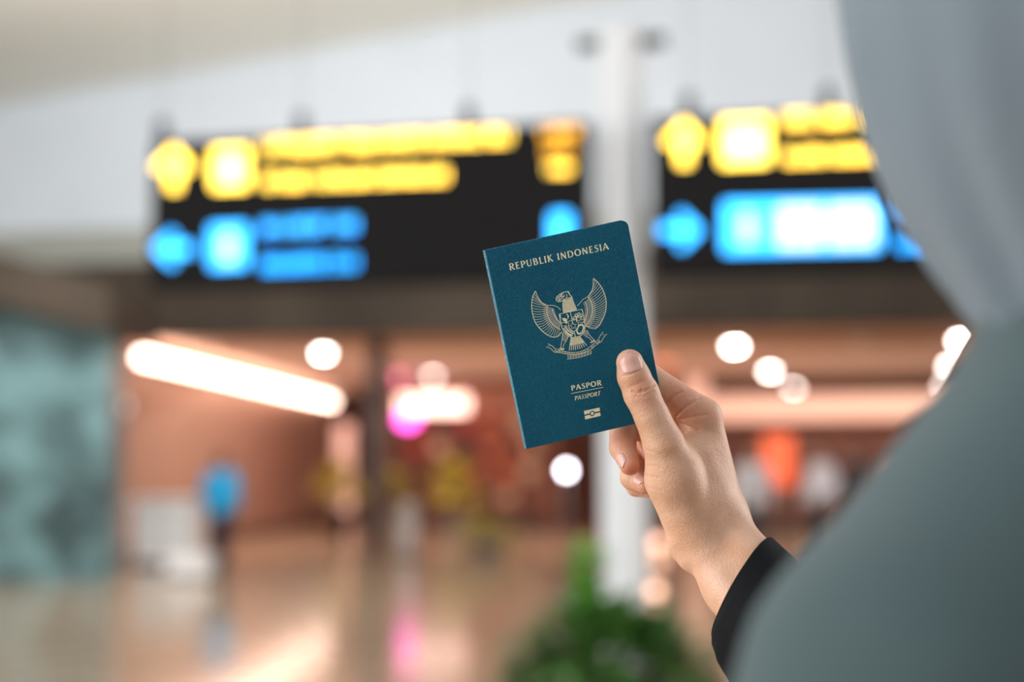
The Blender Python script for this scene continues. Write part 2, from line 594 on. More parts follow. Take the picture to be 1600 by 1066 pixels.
def sign_body(name, label, x0, x1, z0, z1, hangers):
    p0 = sp(x0, 330); p1 = sp(x1, 330)
    c = (p0 + p1) / 2 + S2 * 0.075; c.z = (z0 + z1) / 2
    t = thing(name, label, 'sign', (c.x, c.y, z0))
    L = (p1 - p0).length
    box('casing', c, (L, 0.13, z1 - z0), m_case, t, rotz=-TS, bevel=0.012)
    box('face_panel', c - S2 * 0.07, (L - 0.05, 0.012, z1 - z0 - 0.05), m_face, t, rotz=-TS)
    for hx in hangers:
        q = sp(hx, 200) + S2 * 0.075
        b = box('hanger_bracket', (q.x, q.y, z1 + 0.075), (0.07, 0.05, 0.15), m_bracket, t, rotz=-TS, bevel=0.005)
        tube('hanger_cable', [(q.x, q.y, z1 + 0.14), (q.x, q.y, 7.6)], 0.003, m_steel, t, 6)
    return t


rnd = random.Random(5)
left = sign_body('hanging_sign', 'wide black hanging sign left of the white column with yellow and blue rows', 234, 921, 2.46, 3.42, (246, 465, 728))
flat_print('yellow_arrow', tri_fan_arrow(272, 262, 34, 'up'), m_yel, left)
flat_print('yellow_pictogram', [rrect(332, 232, 388, 294)], m_yel, left)
flat_print('yellow_pictogram_figure', person_icon(361, 262, 24), m_yelc, left, 0.004)
flat_print('yellow_text_line', glyph_row(412, 230, 806, 211, 20, rnd), m_yel, left)
flat_print('yellow_text_line', glyph_row(412, 284, 706, 272, 18, rnd), m_yel, left)
flat_print('amber_text_line', glyph_row(848, 208, 905, 205, 17, rnd), m_ydim, left)
flat_print('amber_text_line', glyph_row(852, 238, 900, 236, 13, rnd), m_ydim, left)
flat_print('amber_text_line', glyph_row(856, 264, 894, 262, 13, rnd), m_yel, left)
flat_print('blue_arrow', tri_fan_arrow(270, 389, 31, 'left'), m_blue, left)
flat_print('blue_pictogram', [rrect(328, 352, 386, 418)], m_blue, left)
flat_print('blue_pictogram_figure', person_icon(357, 385, 26), m_bluw, left, 0.004)
flat_print('blue_text_line', glyph_row(410, 356, 560, 350, 19, rnd), m_blue, left)
flat_print('blue_text_line', glyph_row(410, 414, 562, 408, 19, rnd), m_blud, left)
flat_print('blue_pictogram', [rrect(860, 333, 892, 392)], m_blue, left)
right = sign_body('hanging_sign', 'wide black hanging sign right of the white column with a large pale blue panel', 1018, 1720, 2.46, 3.42, (1075, 1295, 1560))
flat_print('yellow_arrow', tri_fan_arrow(1069, 222, 35, 'up'), m_yel, right)
flat_print('yellow_pictogram', [rrect(1126, 186, 1202, 256)], m_yel, right)
for x in (1151, 1179):
    flat_print('yellow_pictogram_figure', person_icon(x, 221, 26), m_yelc, right, 0.004)
flat_print('yellow_text_line', glyph_row(1226, 187, 1620, 172, 20, rnd), m_yel, right)
flat_print('yellow_text_line', glyph_row(1226, 245, 1600, 232, 18, rnd), m_yel, right)
flat_print('blue_arrow', tri_fan_arrow(1064, 360, 33, 'right'), m_blue, right)
flat_print('blue_pictogram_panel', [rrect(1130, 314, 1376, 392, -0.02)], m_blue, right)
flat_print('blue_pictogram_figure', person_icon(1168, 354, 28), m_bluw, right, 0.004)
flat_print('white_pictogram', [rrect(1216, 322, 1284, 386, -0.02)], m_bluw, right, 0.004)
flat_print('white_pictogram', [rrect(1296, 320, 1366, 384, -0.02)], m_bluw, right, 0.004)
for x, y in ((1248, 354), (1331, 352)):
    flat_print('pictogram_figure', person_icon(x, y, 22), m_blue, right, 0.0055)
flat_print('blue_text_line', glyph_row(1404, 324, 1690, 316, 20, rnd), m_blud, right)
flat_print('blue_text_line', glyph_row(1404, 380, 1690, 374, 20, rnd), m_blud, right)

# sign column between the two signs
m_colw = mat('white_column_paint', (240, 238, 236), rough=0.5, var=0.02)
cc = sp(965, 330) + S2 * 0.25
t = thing('white_column', 'square white column standing between the two black hanging signs', 'column', (cc.x, cc.y, 0))
box('shaft', (cc.x, cc.y, 2.04), (0.205, 0.205, 4.0), m_colw, t, rotz=math.radians(47), bevel=0.012)
box('base_plate', (cc.x, cc.y, 0.02), (0.34, 0.34, 0.04), m_steel, t, rotz=math.radians(47), bevel=0.005)
for s in (-1, 1):
    q = Vector((cc.x, cc.y, 3.96)) + S1 * (0.2 * s)
    box('bracket_arm', q, (0.15, 0.07, 0.07), m_bracket, t, rotz=-TS, bevel=0.008)

# ------------------------------------------------------------------ pillars, shop fittings, counter
m_post = mat('dark_brown_post', (72, 54, 46), rough=0.5, var=0.1)
p = ground(588, 872)
t = thing('square_pillar', 'slim dark brown square pillar between the brown wall and the pink lit shop', 'pillar', (p.x, p.y, 0))
box('shaft', (p.x, p.y, 1.625), (0.25, 0.25, 3.25), m_post, t, rotz=-TH, bevel=0.01)
box('plinth', (p.x, p.y, 0.06), (0.31, 0.31, 0.12), m_post, t, rotz=-TH, bevel=0.008)
m_pale = mat('pale_pink_plaster', (226, 186, 170), rough=0.7, var=0.04)
p = ground(1090, 842)
t = thing('round_pillar', 'pale plastered round pillar behind the index knuckle', 'pillar', (p.x, p.y, 0))
lathe('shaft', [(0.21, 0.1), (0.21, 3.2)], (p.x, p.y, 0), m_pale, t)
lathe('plinth', [(0.26, 0), (0.26, 0.1), (0.22, 0.12)], (p.x, p.y, 0), m_post, t)
lathe('collar', [(0.22, 3.1), (0.25, 3.14), (0.25, 3.25)], (p.x, p.y, 0), m_pale, t)

# tall lit banner by the brown wall
m_banner = mat('backlit_pink_banner', (240, 190, 175), emit=(1.0, 0.58, 0.46), estr=0.75)
p = ground(536, 816)
t = thing('banner_stand', 'tall pale pink backlit banner behind the yellow green bush by the brown wall', 'banner', (p.x, p.y, 0))
box('banner_panel', (p.x, p.y, 1.25), (0.42, 0.05, 2.3), m_banner, t, rotz=-TH, bevel=0.01)
box('stand_foot', (p.x, p.y, 0.03), (0.6, 0.3, 0.06), m_steel, t, rotz=-TH, bevel=0.01)

# pink lit shop unit
m_wood = mat('red_brown_shop_wood', (170, 116, 96), rough=0.5, var=0.2, scale=3)
m_shelf = mat('shelf_wood', (170, 110, 84), rough=0.5, var=0.1)


def shop_unit(name, label, px0, px1, py, h, depth, nshelf):
    a, b = ground(px0, py), ground(px1, py)
    y = (a.y + b.y) / 2
    L = (b - a).length
    c = (a + b) / 2
    t = thing(name, label, 'shop stand', (c.x, c.y, 0))
    M = lambda u, v, z: Vector((c.x, c.y, 0)) + E1 * u + E2 * v + Vector((0, 0, z))
    box('back_panel', M(0, depth / 2, h / 2), (L, 0.06, h), m_wood, t, rotz=-TH)
    for s in (-1, 1):
        box('side_panel', M(s * (L / 2 - 0.03), 0, h / 2), (0.06, depth, h), m_wood, t, rotz=-TH, bevel=0.006)
    box('plinth', M(0, 0, 0.08), (L - 0.12, depth, 0.16), m_post, t, rotz=-TH)
    zs = []
    for k in range(nshelf):
        z = 0.55 + k * (h - 0.75) / max(1, nshelf - 0.2)
        box('shelf', M(0, 0, z), (L - 0.13, depth - 0.04, 0.04), m_shelf, t, rotz=-TH)
        zs.append(z + 0.02)
    return t, M, L, zs, h


def goods(M, L, zs, depth, colors, labels, group, n, rnd):
    """cartons standing on the shelves, each one a thing with a lid"""
    k = 0
    for si, z in enumerate(zs):
        nth = -1
        u = -L / 2 + 0.45
        while u < L / 2 - 0.25 and k < n:
            w = rnd.uniform(0.22, 0.42); hh = rnd.uniform(0.2, 0.36)
            ci = rnd.randrange(len(colors))
            if u + w > L / 2 - 0.12: break
            nth += 1
            pos = M(u + w / 2, -depth * 0.12, z + 0.003)
            t = thing('carton', labels[ci] % (ORD[nth], SHELF[si]), 'box', pos, group)
            box('carton_body', pos + Vector((0, 0, hh * 0.42)), (w, 0.3, hh * 0.84), colors[ci], t, rotz=-TH, bevel=0.008)
            box('carton_lid', pos + Vector((0, 0, hh * 0.92)), (w + 0.02, 0.32, hh * 0.16), colors[ci], t, rotz=-TH, bevel=0.008)
            u += w + rnd.uniform(0.15, 0.55)
            k += 1


rnd = random.Random(21)
m_red = mat('red_carton', (190, 60, 50), rough=0.5)
m_cream = mat('cream_carton', (225, 190, 160), rough=0.5)
m_brownc = mat('dark_brown_carton', (92, 52, 42), rough=0.5)
m_orange = mat('orange_carton', (220, 110, 60), rough=0.5)
ORD = ['first', 'second', 'third', 'fourth', 'fifth', 'sixth', 'seventh', 'eighth', 'ninth', 'tenth', 'eleventh', 'twelfth']
SHELF = ['lowest', 'second lowest', 'third lowest', 'topmost']
GL = {'a': ['red carton, %s along the %s shelf of the pink lit stand', 'cream carton, %s along the %s shelf of the pink lit stand', 'dark brown carton, %s along the %s shelf of the pink lit stand', 'orange carton, %s along the %s shelf of the pink lit stand'],
      'b': ['red carton, %s along the %s shelf of the stand behind the hand', 'cream carton, %s along the %s shelf of the stand behind the hand', 'dark brown carton, %s along the %s shelf of the stand behind the hand', 'orange carton, %s along the %s shelf of the stand behind the hand']}
MC = [m_red, m_cream, m_brownc, m_orange]
t, M, L, zs, h = shop_unit('shop_stand', 'red brown shop stand with a pink lit header left of the passport', 612, 870, 826, 2.75, 0.7, 4)
m_pinksign = mat('backlit_pink_sign', (255, 225, 220), emit=(1.0, 0.66, 0.54), estr=4.0)
box('header_sign', M(-L / 2 + 0.98, -0.40, h - 0.02), (1.55, 0.10, 0.34), m_pinksign, t, rotz=-TH, bevel=0.02)
box('header_board', M(0, -0.30, h + 0.06), (L, 0.10, 0.55), m_shelf, t, rotz=-TH, bevel=0.01)
goods(M, L, zs, 0.7, MC, GL['a'], 'cartons on the shelves of the pink lit stand', 22, rnd)
m_mag = mat('magenta_neon_glass', (255, 60, 200), emit=(1.0, 0.10, 0.62), estr=7.0)
q = aty(637, 655, 29.6)
t = thing('neon_lamp', 'magenta glowing lamp hanging under the pink lit shop sign', 'light', q)
lathe('lamp_glass', [(0.05, -0.16), (0.17, -0.1), (0.2, 0.0), (0.17, 0.1), (0.05, 0.16)], q, m_mag, t)
tube('hanging_cord', [q + Vector((0, 0, 0.15)), (q.x, q.y, 3.25)], 0.012, m_post, t)
q = aty(624, 575, 27.5)
t = thing('neon_tube', 'soft magenta upright tube light high above the pink shop sign', 'light', q)
tube('lamp_glass', [(q.x, q.y, 2.95), (q.x, q.y, 3.2)], 0.06, mat('soft_magenta_glass', (230, 120, 170), emit=(1.0, 0.22, 0.38), estr=2.0), t)
lathe('socket', [(0.08, 3.19), (0.08, 3.25)], (q.x, q.y, 0), m_post, t)

# orange lit panel seen along the passport's right edge
q = aty(1040, 552, 26.0)
t = thing('light_panel', 'glowing orange panel high up just right of the passport', 'light', q)
box('panel_glass', q, (0.30, 0.06, 0.52), mat('orange_panel_glass', (255, 150, 100), emit=(1.0, 0.28, 0.12), estr=1.6), t, rotz=-TH, bevel=0.01)
box('panel_frame', q + E2 * 0.06, (0.36, 0.06, 0.60), m_post, t, rotz=-TH, bevel=0.01)
tube('panel_hanger', [q + E2 * 0.06 + Vector((0, 0, 0.29)), (q.x + E2.x * 0.06, q.y + E2.y * 0.06, 3.25)], 0.015, m_post, t)

# shop front behind the hand: pale lit fascia band over dark fittings
m_band = mat('peach_backlit_band', (240, 190, 165), emit=(1.0, 0.70, 0.58), estr=0.45)
a, b = aty(1020, 640, 30.0), aty(1640, 632, 28.0)
c = (a + b) / 2
t = thing('shop_fascia', 'long peach coloured lit fascia band over the shops right of the hand', 'shop sign', (c.x, c.y, c.z - 0.3))
ang = math.atan2(b.y - a.y, b.x - a.x)
box('lit_band', c, ((b - a).length, 0.12, 0.46), m_band, t, rotz=ang, bevel=0.02)
box('band_frame', c + Vector((0, 0.12, 0)), ((b - a).length + 0.1, 0.14, 0.6), m_shelf, t, rotz=ang, bevel=0.02)
for q in (a, b):
    box('band_post', (q.x, q.y + 0.2, q.z / 2), (0.16, 0.16, q.z), m_post, t, rotz=ang)
t, M, L, zs, h = shop_unit('shop_stand', 'wide red brown shop stand under the peach lit band behind the hand', 1030, 1560, 830, 2.15, 0.7, 3)
goods(M, L, zs, 0.7, MC, GL['b'], 'cartons on the shelves of the stand behind the hand', 24, rnd)
q = aty(1216, 722, 24.0)
t = thing('poster_stand', 'glowing orange red poster stand behind the people right of the hand', 'poster', (q.x, q.y, 0))
box('poster_panel', (q.x, q.y, q.z + 0.02), (0.5, 0.06, 0.85), mat('orange_red_poster', (240, 105, 65), emit=(1.0, 0.16, 0.05), estr=0.42), t, rotz=-TH, bevel=0.01)
tube('stand_pole', [(q.x, q.y + 0.05, 0), (q.x, q.y + 0.05, q.z + 0.3)], 0.03, m_post, t)
lathe('stand_base', [(0.26, 0), (0.26, 0.03), (0.05, 0.05)], (q.x, q.y + 0.05, 0), m_post, t)

# white counter and low white case on the left
m_cnt = mat('white_counter_laminate', (246, 243, 242), rough=0.35, var=0.02)
p = ground(264, 884)
t = thing('counter', 'white service counter standing in front of the brown wall', 'counter', (p.x, p.y, 0))
box('counter_body', p + Vector((0, 0, 0.46)), (0.86, 0.5, 0.80), m_cnt, t, rotz=-TH, bevel=0.02)
box('counter_top', p + Vector((0, 0, 0.89)), (0.96, 0.6, 0.06), m_cnt, t, rotz=-TH, bevel=0.015)
box('toe_kick', p + Vector((0, 0, 0.04)), (0.78, 0.44, 0.08), m_post, t, rotz=-TH)
p = ground(297, 905)
t = thing('low_case', 'low white case on the floor in front of the white counter', 'case', (p.x, p.y, 0))
box('case_body', p + Vector((0, 0, 0.13)), (0.54, 0.3, 0.2), m_cnt, t, rotz=-TH, bevel=0.04)
box('case_lid', p + Vector((0, 0, 0.26)), (0.55, 0.31, 0.06), m_cnt, t, rotz=-TH, bevel=0.02)
for s in (-1, 1):
    box('case_foot', p + E1 * (0.17 * s) + Vector((0, 0, 0.015)), (0.05, 0.26, 0.03), m_post, t, rotz=-TH)

# grey litter bin
p = ground(635, 872)
t = thing('litter_bin', 'grey cylindrical litter bin right of the dark pillar', 'bin', (p.x, p.y, 0))
m_bin = mat('grey_bin_metal', (160, 150, 146), rough=0.4, metal=0.2)
lathe('bin_body', [(0.15, 0.02), (0.16, 0.06), (0.16, 0.68)], (p.x, p.y, 0), m_bin, t)
lathe('bin_lid', [(0.17, 0.68), (0.17, 0.72), (0.12, 0.8), (0.03, 0.83)], (p.x, p.y, 0), m_steel, t)
lathe('bin_base', [(0.17, 0), (0.17, 0.025)], (p.x, p.y, 0), m_post, t)

# small bright globe lamp on a thin post
q = aty(885, 735, 15.0)
t = thing('globe_lamp', 'small bright white globe lamp on a thin post below the passport', 'light', (q.x, q.y, 0))
lathe('globe', [(0.008, -0.038), (0.028, -0.027), (0.038, 0), (0.028, 0.027), (0.008, 0.038)], q, mat('white_globe_glass', (255, 250, 255), emit=(0.95, 0.88, 1.0), estr=26.0), t, 16)
tube('post', [(q.x, q.y, 0.02), (q.x, q.y, q.z - 0.036)], 0.008, m_steel, t, 8)
lathe('base', [(0.1, 0), (0.1, 0.015), (0.02, 0.03)], (q.x, q.y, 0), m_steel, t)

# two peach glows of unidentified source, shaped as small lanterns, right of the column
m_peach_glow = mat('peach_glow_glass', (250, 195, 165), emit=(1.0, 0.56, 0.40), estr=3.2)
for px, py, lb in ((1030, 862, 'farther of two small glowing peach lanterns on the floor right of the white column'),
                   (1024, 936, 'nearer of two small glowing peach lanterns on the floor right of the white column')):
    p = ground(px, py)
    t = thing('floor_glow', lb, 'light', (p.x, p.y, 0), 'floor lanterns')
    r = 9.5 / F * p.y
    lathe('glow_base', [(r * 0.8, 0), (r * 0.85, r * 0.3), (r * 0.6, r * 0.4)], p, m_post, t)
    lathe('glow_glass', [(r * 0.6, r * 0.4), (r * 0.98, r * 0.9), (r, r * 1.3), (r * 0.85, r * 1.9), (r * 0.3, r * 2.3)], p, m_peach_glow, t)
    lathe('glow_cap', [(r * 0.32, r * 2.28), (r * 0.3, r * 2.4), (r * 0.05, r * 2.5)], p, m_post, t)

# ------------------------------------------------------------------ plants
m_soil = mat('dark_soil', (56, 42, 32), rough=0.95, var=0.3, scale=40)


def leaf(bm, base, d, ln, w, droop, rnd):
    """one folded, drooping leaf of 6 faces"""
    d = d.normalized()
    side = d.cross(Vector((0, 0, 1)))
    side = side.normalized() if side.length > 1e-3 else Vector((1, 0, 0))
    up = side.cross(d)
    rows = []
    for t, ww in ((0, 0.15), (0.35, 1.0), (0.7, 0.75), (1.0, 0.04)):
        c = base + d * (ln * t) - Vector((0, 0, droop * ln * t * t))
        rows.append([bm.verts.new(c - side * w * ww / 2 + up * 0.12 * w * ww), bm.verts.new(c), bm.verts.new(c + side * w * ww / 2 + up * 0.12 * w * ww)])
    for a, b in zip(rows, rows[1:]):
        bm.faces.new((a[0], a[1], b[1], b[0])); bm.faces.new((a[1], a[2], b[2], b[1]))


def bush(t, c, rx, rz, n, ln, w, m, seed, stems=9, mstem=None):
    rnd = random.Random(seed)
    bm = bmesh.new()
    tips = []
    for k in range(n):
        a = rnd.uniform(0, 2 * PI); el = rnd.uniform(-0.35, 1.0) ; rr = rnd.uniform(0.25, 1.0) ** 0.6
        d = Vector((math.cos(a) * math.cos(el * 1.4), math.sin(a) * math.cos(el * 1.4), math.sin(el * 1.4)))
        base = Vector(c) + Vector((d.x * rx * rr, d.y * rx * rr, d.z * rz * rr)) * 0.75
        dd = d + Vector((rnd.uniform(-.5, .5), rnd.uniform(-.5, .5), rnd.uniform(-.2, .6)))
        leaf(bm, base, dd, ln * rnd.uniform(0.6, 1.2), w * rnd.uniform(0.7, 1.2), rnd.uniform(0.1, 0.6), rnd)
        if k < stems: tips.append(base)
    tag(bm_obj('foliage', bm, m, t, True), kind='stuff')
    root = Vector((c[0], c[1], t.location.z + 0.05))
    for q in tips:
        tube('stem', [root, (root + q) / 2 + Vector((0, 0, 0.05)), q], [0.014, 0.010, 0.005], mstem or m_post, t, 6)


m_yg = mat('yellow_green_leaf', (176, 160, 44), rough=0.5, var=0.35, scale=14)
m_yg2 = mat('olive_leaf', (150, 140, 50), rough=0.5, var=0.35, scale=14)
m_green = mat('fresh_green_leaf', (104, 165, 56), rough=0.45, var=0.4, scale=9)
m_dgreen = mat('dark_green_leaf', (72, 114, 46), rough=0.45, var=0.4, scale=9)
m_potd = mat('dark_pot_glaze', (62, 46, 38), rough=0.35)
m_potg = mat('grey_pot_concrete', (140, 128, 118), rough=0.7)


def potted(px, py, h, r, rx, rz, zc, n, ml, mp, label, seed, ln=0.3, w=0.11):
    p = ground(px, py)
    t = thing('potted_bush', label, 'plant', (p.x, p.y, 0), 'potted plants in the shop zone')
    lathe('pot', [(r * 0.72, 0), (r * 0.78, 0.02), (r, h - 0.05), (r * 1.06, h - 0.05), (r * 1.06, h), (r * 0.9, h)], (p.x, p.y, 0), mp, t)
    lathe('soil', [(r * 0.9, h - 0.06), (r * 0.9, h - 0.025)], (p.x, p.y, 0), m_soil, t)
    t.location.z = 0
    bush(t, (p.x, p.y, zc), rx, rz, n, ln, w, ml, seed)
    return t


potted(527, 842, 0.52, 0.24, 0.50, 0.42, 1.0, 150, m_yg, m_potd, 'yellow green bush in a dark pot at the foot of the pale banner', 3)
potted(616, 842, 0.40, 0.20, 0.32, 0.35, 0.85, 90, m_yg2, m_potg, 'olive bush in a grey pot behind the grey litter bin', 4)
potted(708, 848, 0.45, 0.24, 0.52, 0.50, 1.0, 150, m_yg, m_potg, 'full yellow green bush in a grey pot before the pink lit stand', 5)
potted(760, 872, 0.22, 0.30, 0.55, 0.18, 0.34, 120, m_yg2, m_potg, 'low spreading olive plant in a shallow grey pot below the passport spine', 6, 0.24, 0.09)

# big green planter in front of the white column
p = Vector((0.505, 7.35, 0))
t = thing('planter', 'large dark green bushy plant in a low planter in front of the white column', 'plant', (p.x, p.y, 0))
lathe('planter_bowl', [(0.30, 0), (0.34, 0.02), (0.42, 0.24), (0.45, 0.24), (0.45, 0.28), (0.38, 0.28)], p, m_potg, t, 32)
lathe('soil', [(0.38, 0.2), (0.38, 0.25)], p, m_soil, t)
bush(t, (p.x, p.y, 0.30), 0.66, 0.36, 620, 0.26, 0.085, m_dgreen, 9, 16)
rr = random.Random(3)
bm = bmesh.new()
for k in range(110):
    tt = rr.random()
    b = Vector((p.x - 0.10 + rr.uniform(-.09, .09) - 0.04 * tt, p.y + rr.uniform(-.1, .1), 0.52 + 0.40 * tt))
    leaf(bm, b, Vector((rr.uniform(-1, 1), rr.uniform(-1, 1), rr.uniform(0, 1.0))), rr.uniform(.1, .18), 0.06, 0.3, rr)
tag(bm_obj('upper_foliage', bm, m_green, t, True), kind='stuff')
for s in (-0.05, 0.04):
    tube('stem', [(p.x - 0.1 + s, p.y, 0.24), (p.x - 0.12 + s, p.y, 0.5), (p.x - 0.14 + s * 2, p.y, 0.8)], [0.012, 0.009, 0.004], m_post, t, 6)


# ------------------------------------------------------------------ people in the background
m_skinf = mat('skin_far', (190, 130, 100), rough=0.5)
m_hairf = mat('black_hair', (32, 26, 24), rough=0.5)


def bystander(label, x, y, face, H, mshirt, mtrous, mhead, swing=0.12, cap=False, loose=0.0):
    """standing or walking adult built on joints; body one mesh, clothes and hair its parts"""
    t = thing('person', label, 'person', (x, y, 0))
    fx, fy = math.cos(face), math.sin(face)
    k = H / 1.7
    def P(f, l, z): return (x + (fx * f - fy * l) * k, y + (fy * f + fx * l) * k, z * k)
    b = Solid()
    J = {}
    for s, nm in ((1, 'l'), (-1, 'r')):
        J['hip' + nm] = P(0, 0.09 * s, 0.9); J['kn' + nm] = P(0.04 + swing * s, 0.1 * s, 0.49); J['an' + nm] = P(-0.02 + swing * 1.5 * s, 0.1 * s, 0.08)
        J['sh' + nm] = P(0, 0.18 * s, 1.38); J['el' + nm] = P(-0.03 - swing * 0.7 * s, 0.23 * s, 1.1); J['wr' + nm] = P(0.08 - swing * s, 0.23 * s, 0.86)
    b.ell(P(0.01, 0, 1.58), (0.078 * k, 0.078 * k, 0.115 * k), 0.02)
    b.cone(P(0, 0, 1.5), P(-0.01, 0, 1.4), 0.05 * k, 0.055 * k, 0.03)
    b.cone(P(0.085, 0, 1.575), P(0.09, 0, 1.555), 0.012, 0.016, 0.01)
    b.cone(P(0, 0, 1.3), P(0, 0, 1.0), 0.13 * k, 0.12 * k, 0.05)
    for nm in 'lr':
        b.cone(P(0, 0, 1.38), J['sh' + nm], 0.06 * k, 0.055 * k, 0.05)
        b.cone(J['sh' + nm], J['el' + nm], 0.05 * k, 0.038 * k, 0.02).cone(J['el' + nm], J['wr' + nm], 0.038 * k, 0.027 * k, 0.01)
        w = Vector(J['wr' + nm]); dn = (w - Vector(J['el' + nm])).normalized()
        b.cone(w, w + dn * 0.07 * k, 0.03 * k, 0.03 * k, 0.01)
        for q in (-0.024, -0.008, 0.008, 0.024):
            c = w + dn * 0.09 * k + Vector((fx * q, fy * q, 0))
            b.cone(c, c + dn * 0.075 * k, 0.009, 0.008, 0.004)
        c = w + dn * 0.03 * k + Vector((fx * 0.03, fy * 0.03, 0))
        b.cone(c, c + dn * 0.05 * k + Vector((fx * 0.02, fy * 0.02, 0)), 0.011, 0.009, 0.006)
        b.cone(J['hip' + nm], J['kn' + nm], 0.085 * k, 0.058 * k, 0.03).cone(J['kn' + nm], J['an' + nm], 0.056 * k, 0.038 * k, 0.01)
    v, f = b.mesh(0.013, smooth=1)
    np_obj('body', v, f, m_skinf, t)
    g = Solid()
    g.cone(P(0, 0, 1.3), P(0, 0, 0.93), 0.145 * k + loose, 0.155 * k + loose, 0.06)
    for nm in 'lr':
        g.cone(P(0, 0, 1.38), J['sh' + nm], 0.075 * k, 0.07 * k, 0.06).cone(J['sh' + nm], J['el' + nm], 0.066 * k + loose, 0.058 * k + loose, 0.03)
        e, w = Vector(J['el' + nm]), Vector(J['wr' + nm])
        g.cone(e, e + (w - e) * 0.85, 0.056 * k, 0.046 * k, 0.02)
    v, f = g.mesh(0.02, smooth=1)
    np_obj('shirt', v, f, mshirt, t)
    g = Solid()
    for nm in 'lr':
        a = Vector(J['an' + nm])
        g.cone(J['hip' + nm], J['kn' + nm], 0.11 * k, 0.082 * k, 0.05).cone(J['kn' + nm], a + Vector((0, 0, 0.02)), 0.082 * k, 0.07 * k, 0.01)
    v, f = g.mesh(0.02, smooth=1)
    np_obj('trousers', v, f, mtrous, t)
    g = Solid()
    g.ell(P(-0.018, 0, 1.615), (0.092 * k, 0.092 * k, 0.105 * k), 0.01)
    g.cut(P(0.115, 0, 1.53), (0.09 * k, 0.11 * k, 0.115 * k), 0.01)
    v, f = g.mesh(0.012, smooth=1)
    np_obj('cap' if cap else 'hair', v, f, mhead, t)
    for nm in 'lr':
        a = Vector(J['an' + nm])
        g = Solid()
        c = Vector((a.x, a.y, 0.05))
        g.cone(c - Vector((fx, fy, 0)) * 0.05, c + Vector((fx * 0.15, fy * 0.15, -0.01)), 0.048, 0.038, 0.02)
        v, f = g.mesh(0.012, smooth=1)
        v[:, 2] = np.maximum(v[:, 2], 0.0)
        np_obj('shoe', v, f, m_hairf, t)
    return t


p = ground(343, 888)
bystander('person in a bright blue top and dark trousers standing beside the white counter', p.x, p.y, math.radians(70), 1.5,
          mat('bright_blue_shirt', (30, 165, 220), rough=0.7), mat('navy_trousers', (28, 30, 44), rough=0.8), mat('dark_brown_hair', (70, 48, 40), rough=0.6), 0.03, False, 0.035)
p = ground(1178, 890)
bystander('person in a pale grey shirt standing right behind the wrist', p.x, p.y, math.radians(250), 1.62,
          mat('pale_grey_shirt', (200, 192, 192), rough=0.8), mat('dark_grey_trousers', (52, 48, 48), rough=0.8), m_hairf, 0.08)
p = ground(1286, 880)
bystander('person in a white shirt walking in front of the shops beside the grey shoulder', p.x, p.y, math.radians(200), 1.66,
          mat('white_shirt', (228, 222, 226), rough=0.8), mat('charcoal_trousers', (44, 42, 46), rough=0.8), m_hairf, 0.12)
p = ground(1338, 868)
bystander('person in a dark jacket farthest along the shops beside the grey shoulder', p.x, p.y, math.radians(100), 1.7,
          mat('dark_jacket', (58, 52, 54), rough=0.8), mat('brown_trousers', (84, 62, 50), rough=0.8), m_hairf, 0.1)

# ------------------------------------------------------------------ the woman holding the passport
DP = 0.85                                        # distance of the passport from the lens
m_skin = bpy.data.materials.new('skin')
m_skin.use_nodes = True
nt = m_skin.node_tree
bs = nt.nodes['Principled BSDF']
att = nt.nodes.new('ShaderNodeAttribute'); att.attribute_name = 'tint'
tc = nt.nodes.new('ShaderNodeTexCoord')
nz = nt.nodes.new('ShaderNodeTexNoise'); nz.inputs['Scale'].default_value = 55; nz.inputs['Detail'].default_value = 4
nt.links.new(tc.outputs['Object'], nz.inputs['Vector'])
rp = nt.nodes.new('ShaderNodeValToRGB')
rp.color_ramp.elements[0].position = 0.3; rp.color_ramp.elements[1].position = 0.72
rp.color_ramp.elements[0].color = lin((205, 152, 118)) + (1,)
rp.color_ramp.elements[1].color = lin((222, 176, 146)) + (1,)
nt.links.new(nz.outputs['Fac'], rp.inputs['Fac'])
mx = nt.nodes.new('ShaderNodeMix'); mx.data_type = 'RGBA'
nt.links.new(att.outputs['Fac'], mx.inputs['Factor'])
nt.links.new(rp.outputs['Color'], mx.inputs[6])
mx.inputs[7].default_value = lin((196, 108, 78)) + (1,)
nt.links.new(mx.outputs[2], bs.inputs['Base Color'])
bs.inputs['Roughness'].default_value = 0.42
bs.inputs['Specular IOR Level'].default_value = 0.4
bs.inputs['Subsurface Weight'].default_value = 0.25
bs.inputs['Subsurface Radius'].default_value = (1.0, 0.35, 0.2)
bs.inputs['Subsurface Scale'].default_value = 0.004
vz = nt.nodes.new('ShaderNodeTexVoronoi'); vz.inputs['Scale'].default_value = 900
nt.links.new(tc.outputs['Object'], vz.inputs['Vector'])
nz2 = nt.nodes.new('ShaderNodeTexNoise'); nz2.inputs['Scale'].default_value = 420; nz2.inputs['Detail'].default_value = 3
nt.links.new(tc.outputs['Object'], nz2.inputs['Vector'])
ad = nt.nodes.new('ShaderNodeMath'); ad.operation = 'ADD'
nt.links.new(vz.outputs['Distance'], ad.inputs[0]); nt.links.new(nz2.outputs['Fac'], ad.inputs[1])
bp = nt.nodes.new('ShaderNodeBump'); bp.inputs['Strength'].default_value = 0.3; bp.inputs['Distance'].default_value = 0.0006
nt.links.new(ad.outputs[0], bp.inputs['Height']); nt.links.new(bp.outputs['Normal'], bs.inputs['Normal'])
m_nail = mat('fingernail', (210, 156, 138), rough=0.3, var=0.04, scale=200, spec=0.6)


def hp(px, py, dz):
    """hand space in millimetres: x right, y up, z towards the lens from the lens plane; dz is measured from the passport front"""
    d = DP * 1000 - dz
    return ((px - 800) / F * d, (533 - py) / F * d, -d)


